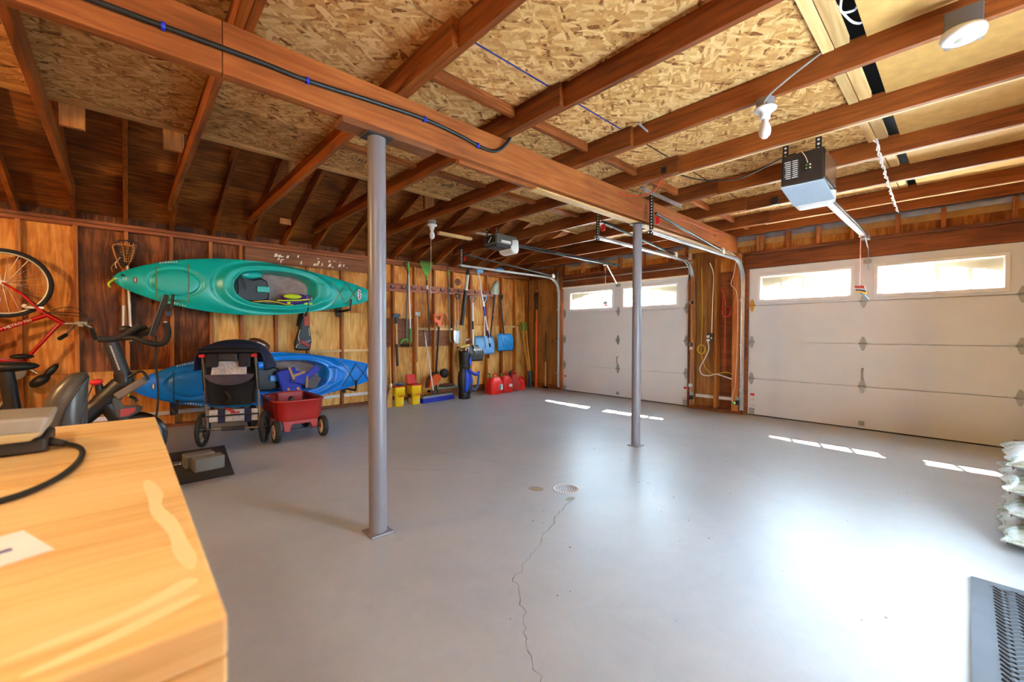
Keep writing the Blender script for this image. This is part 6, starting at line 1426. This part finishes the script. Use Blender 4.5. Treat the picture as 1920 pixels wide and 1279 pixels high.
def coil(name, label, y, z, r, n, pts, m, wr_):
    t = thing(name, label, 'cord', (7.08, y, z-r))
    c = MB()
    for k in range(n):
        c.tube([(7.07-0.008*k, y+r*math.cos(a)*(0.8+0.05*k)+0.01*math.sin(k*2), z+r*(1.1-0.04*k)*math.sin(a)) for a in [2*math.pi*i/20 for i in range(20)]], wr_, 6, closed=True)
    c.obj('coil', m, t); MB().tube(spline(pts, 6), wr_, 6).obj('lead', m, t)
coil('red_extension_cord', 'red extension cord coiled and hanging between the doors', 2.61, 1.60, 0.075, 4, [(7.06, 2.68, 1.66), (7.06, 2.66, 1.90), (7.06, 2.70, 1.98), (7.06, 2.63, 1.75), (7.06, 2.63, 1.2), (7.06, 2.64, 0.66)], rc, 0.007)
coil('yellow_extension_cord', 'yellow extension cord coiled on the wall between the doors', 3.0, 0.99, 0.07, 4, [(7.08, 3.02, 2.35), (7.08, 3.0, 1.6), (7.06, 3.0, 1.05), (7.06, 3.0, 0.90), (7.05, 2.93, 0.70), (7.03, 2.8, 0.60), (7.0, 2.6, 0.64), (7.0, 2.5, 0.62)], plain('yellow_cord', (206, 176, 40), 0.5), 0.006)
cord('bell_wire', 'thin white wire running down the post right of the red cord', [(7.0, 2.45, 2.4), (6.99, 2.49, 2.15), (6.99, 2.52, 2.02), (6.99, 2.43, 1.85), (6.99, 2.42, 1.2), (6.99, 2.44, 0.5), (6.99, 2.47, 0.33), (6.98, 2.48, 0.2), (6.98, 2.43, 0.17)], 0.004, M['cream'])
for y, dirn, lab, m in ((2.40, 1, 'door safety sensor with a green light beside the nearer door', emit('green_led', (40, 240, 120), 3.0)), (3.12, -1, 'door safety sensor at the foot of the far door track', M['dark'])):
    t = thing('safety_sensor', lab, 'sensor', (6.96, y, 0.14))
    MB().box(6.93, 6.99, y-0.02, y+0.02, 0.15, 0.22).obj('housing', M['black'], t, bev=0.006); MB().cyl((6.96, y+0.02*dirn, 0.175), (6.96, y+0.034*dirn, 0.175), 0.012, n=10).obj('led', m, t); MB().box(6.985, 7.0, y-0.03, y+0.03, 0.14, 0.27).obj('bracket', M['zinc'], t)
for z in (0.98, 0.36): tag(MB().box(6.995, 7.02, 3.12, 3.175, z, z+0.05).obj('conduit_clip', M['whiteplastic'], bev=0.004), 'white clip plate on the left stud between the doors, %s' % ('the upper one' if z > 0.5 else 'the lower one'), 'clip')

# ---- stacked soil bags at the right edge
bagw, _nt, _b = _new('printed_white_film')
_tc = N(_nt, 'ShaderNodeTexCoord'); _nz = N(_nt, 'ShaderNodeTexNoise', i_Scale=8.0, i_Detail=5.0, i_Roughness=0.7, i_Distortion=0.6)
_rp = ramp(_nt, [(0.38, srgb(70, 84, 60)), (0.46, srgb(150, 160, 130)), (0.52, srgb(186, 188, 186)), (0.7, srgb(206, 208, 212))])
_nt.links.new(_tc.outputs['Object'], _nz.inputs['Vector']); _nt.links.new(_nz.outputs['Fac'], _rp.inputs['Fac']); _nt.links.new(_rp.outputs['Color'], _b.inputs['Base Color']); _b.inputs['Roughness'].default_value = 0.3; bark = plain('brown_bark_print', (120, 70, 40), 0.5, var=0.5, scale=25)
labs = ['lowest printed bag in the stack at the right edge', 'second bag from the floor in the right-edge stack', 'third bag from the floor in the right-edge stack', 'topmost white bag in the stack at the right edge']
for i, z in enumerate((0.0, 0.145, 0.285, 0.415)):
    dx = (0.0, 0.06, 0.02, 0.10)[i]; y1 = (-0.155, -0.17, -0.16, -0.175)[i]
    t = thing('soil_bag', labs[i], 'bag', (4.05+dx, -0.45, z), 'stacked bags at the right')
    nx, ny = 18, 14; P = []; Q = []
    for a in range(nx+1):
        u = a/nx*2-1; r1, r2 = [], []
        for b in range(ny+1):
            v = b/ny*2-1; th = 0.062*(max(0, 1-abs(u)**3.5)*max(0, 1-abs(v)**3.5))**0.6
            wv = 0.006*math.sin(u*9+i)*math.cos(v*7+2*i)*(1 if abs(u) < 0.97 and abs(v) < 0.97 else 0.4)
            x = 4.06+dx+u*0.40; y = y1-0.29+v*0.29+0.012*math.sin(u*11+i*2)*(abs(v) > 0.9)
            r1.append((x, y, z+0.075+th+wv)); r2.append((x, y, z+0.075-th+min(wv, 0)*0.0))
        P.append(r1); Q.append(r2)
    MB().grid(P).grid(Q).obj('film', bagw, t)
    MB().grid([[(4.06+dx-0.30+0.6*a/8, y1-0.02-0.012*math.sin(math.pi*b/4), z+0.03+0.06*b/4) for b in range(5)] for a in range(9)]).obj('printed_band', bark, t)
# ---- chevron rubber door mat
mt = thing('door_mat', 'grey rubber door mat with raised chevron ribs at bottom right', 'mat', (2.7, -0.4, 0))
mm_ = plain('grey_rubber_mat', (76, 80, 86), 0.6, var=0.1)
MB().box(2.18, 3.18, -0.64, -0.03, 0, 0.008).obj('base', mm_, mt, bev=0.002)
MB().ring(rr(2.18, 3.18, -0.64, -0.03, 0.01, 0.008), rr(2.235, 3.125, -0.585, -0.085, 0.01, 0.008), (0, 0, 0.004)).obj('border', mm_, mt)
rbm = MB()
for i in range(26):
    x = 2.25+i*0.034
    for j in range(14):
        y = -0.575+j*0.035; s = 1 if j % 2 else -1
        rbm.obox((x, y-0.013*s, 0.0105), (x+0.030, y+0.013*s, 0.0105), 0.011, 0.006)
o = rbm.obj('ribs', plain('dark_rib_rubber', (40, 41, 44), 0.6), mt); o['kind'] = 'stuff'
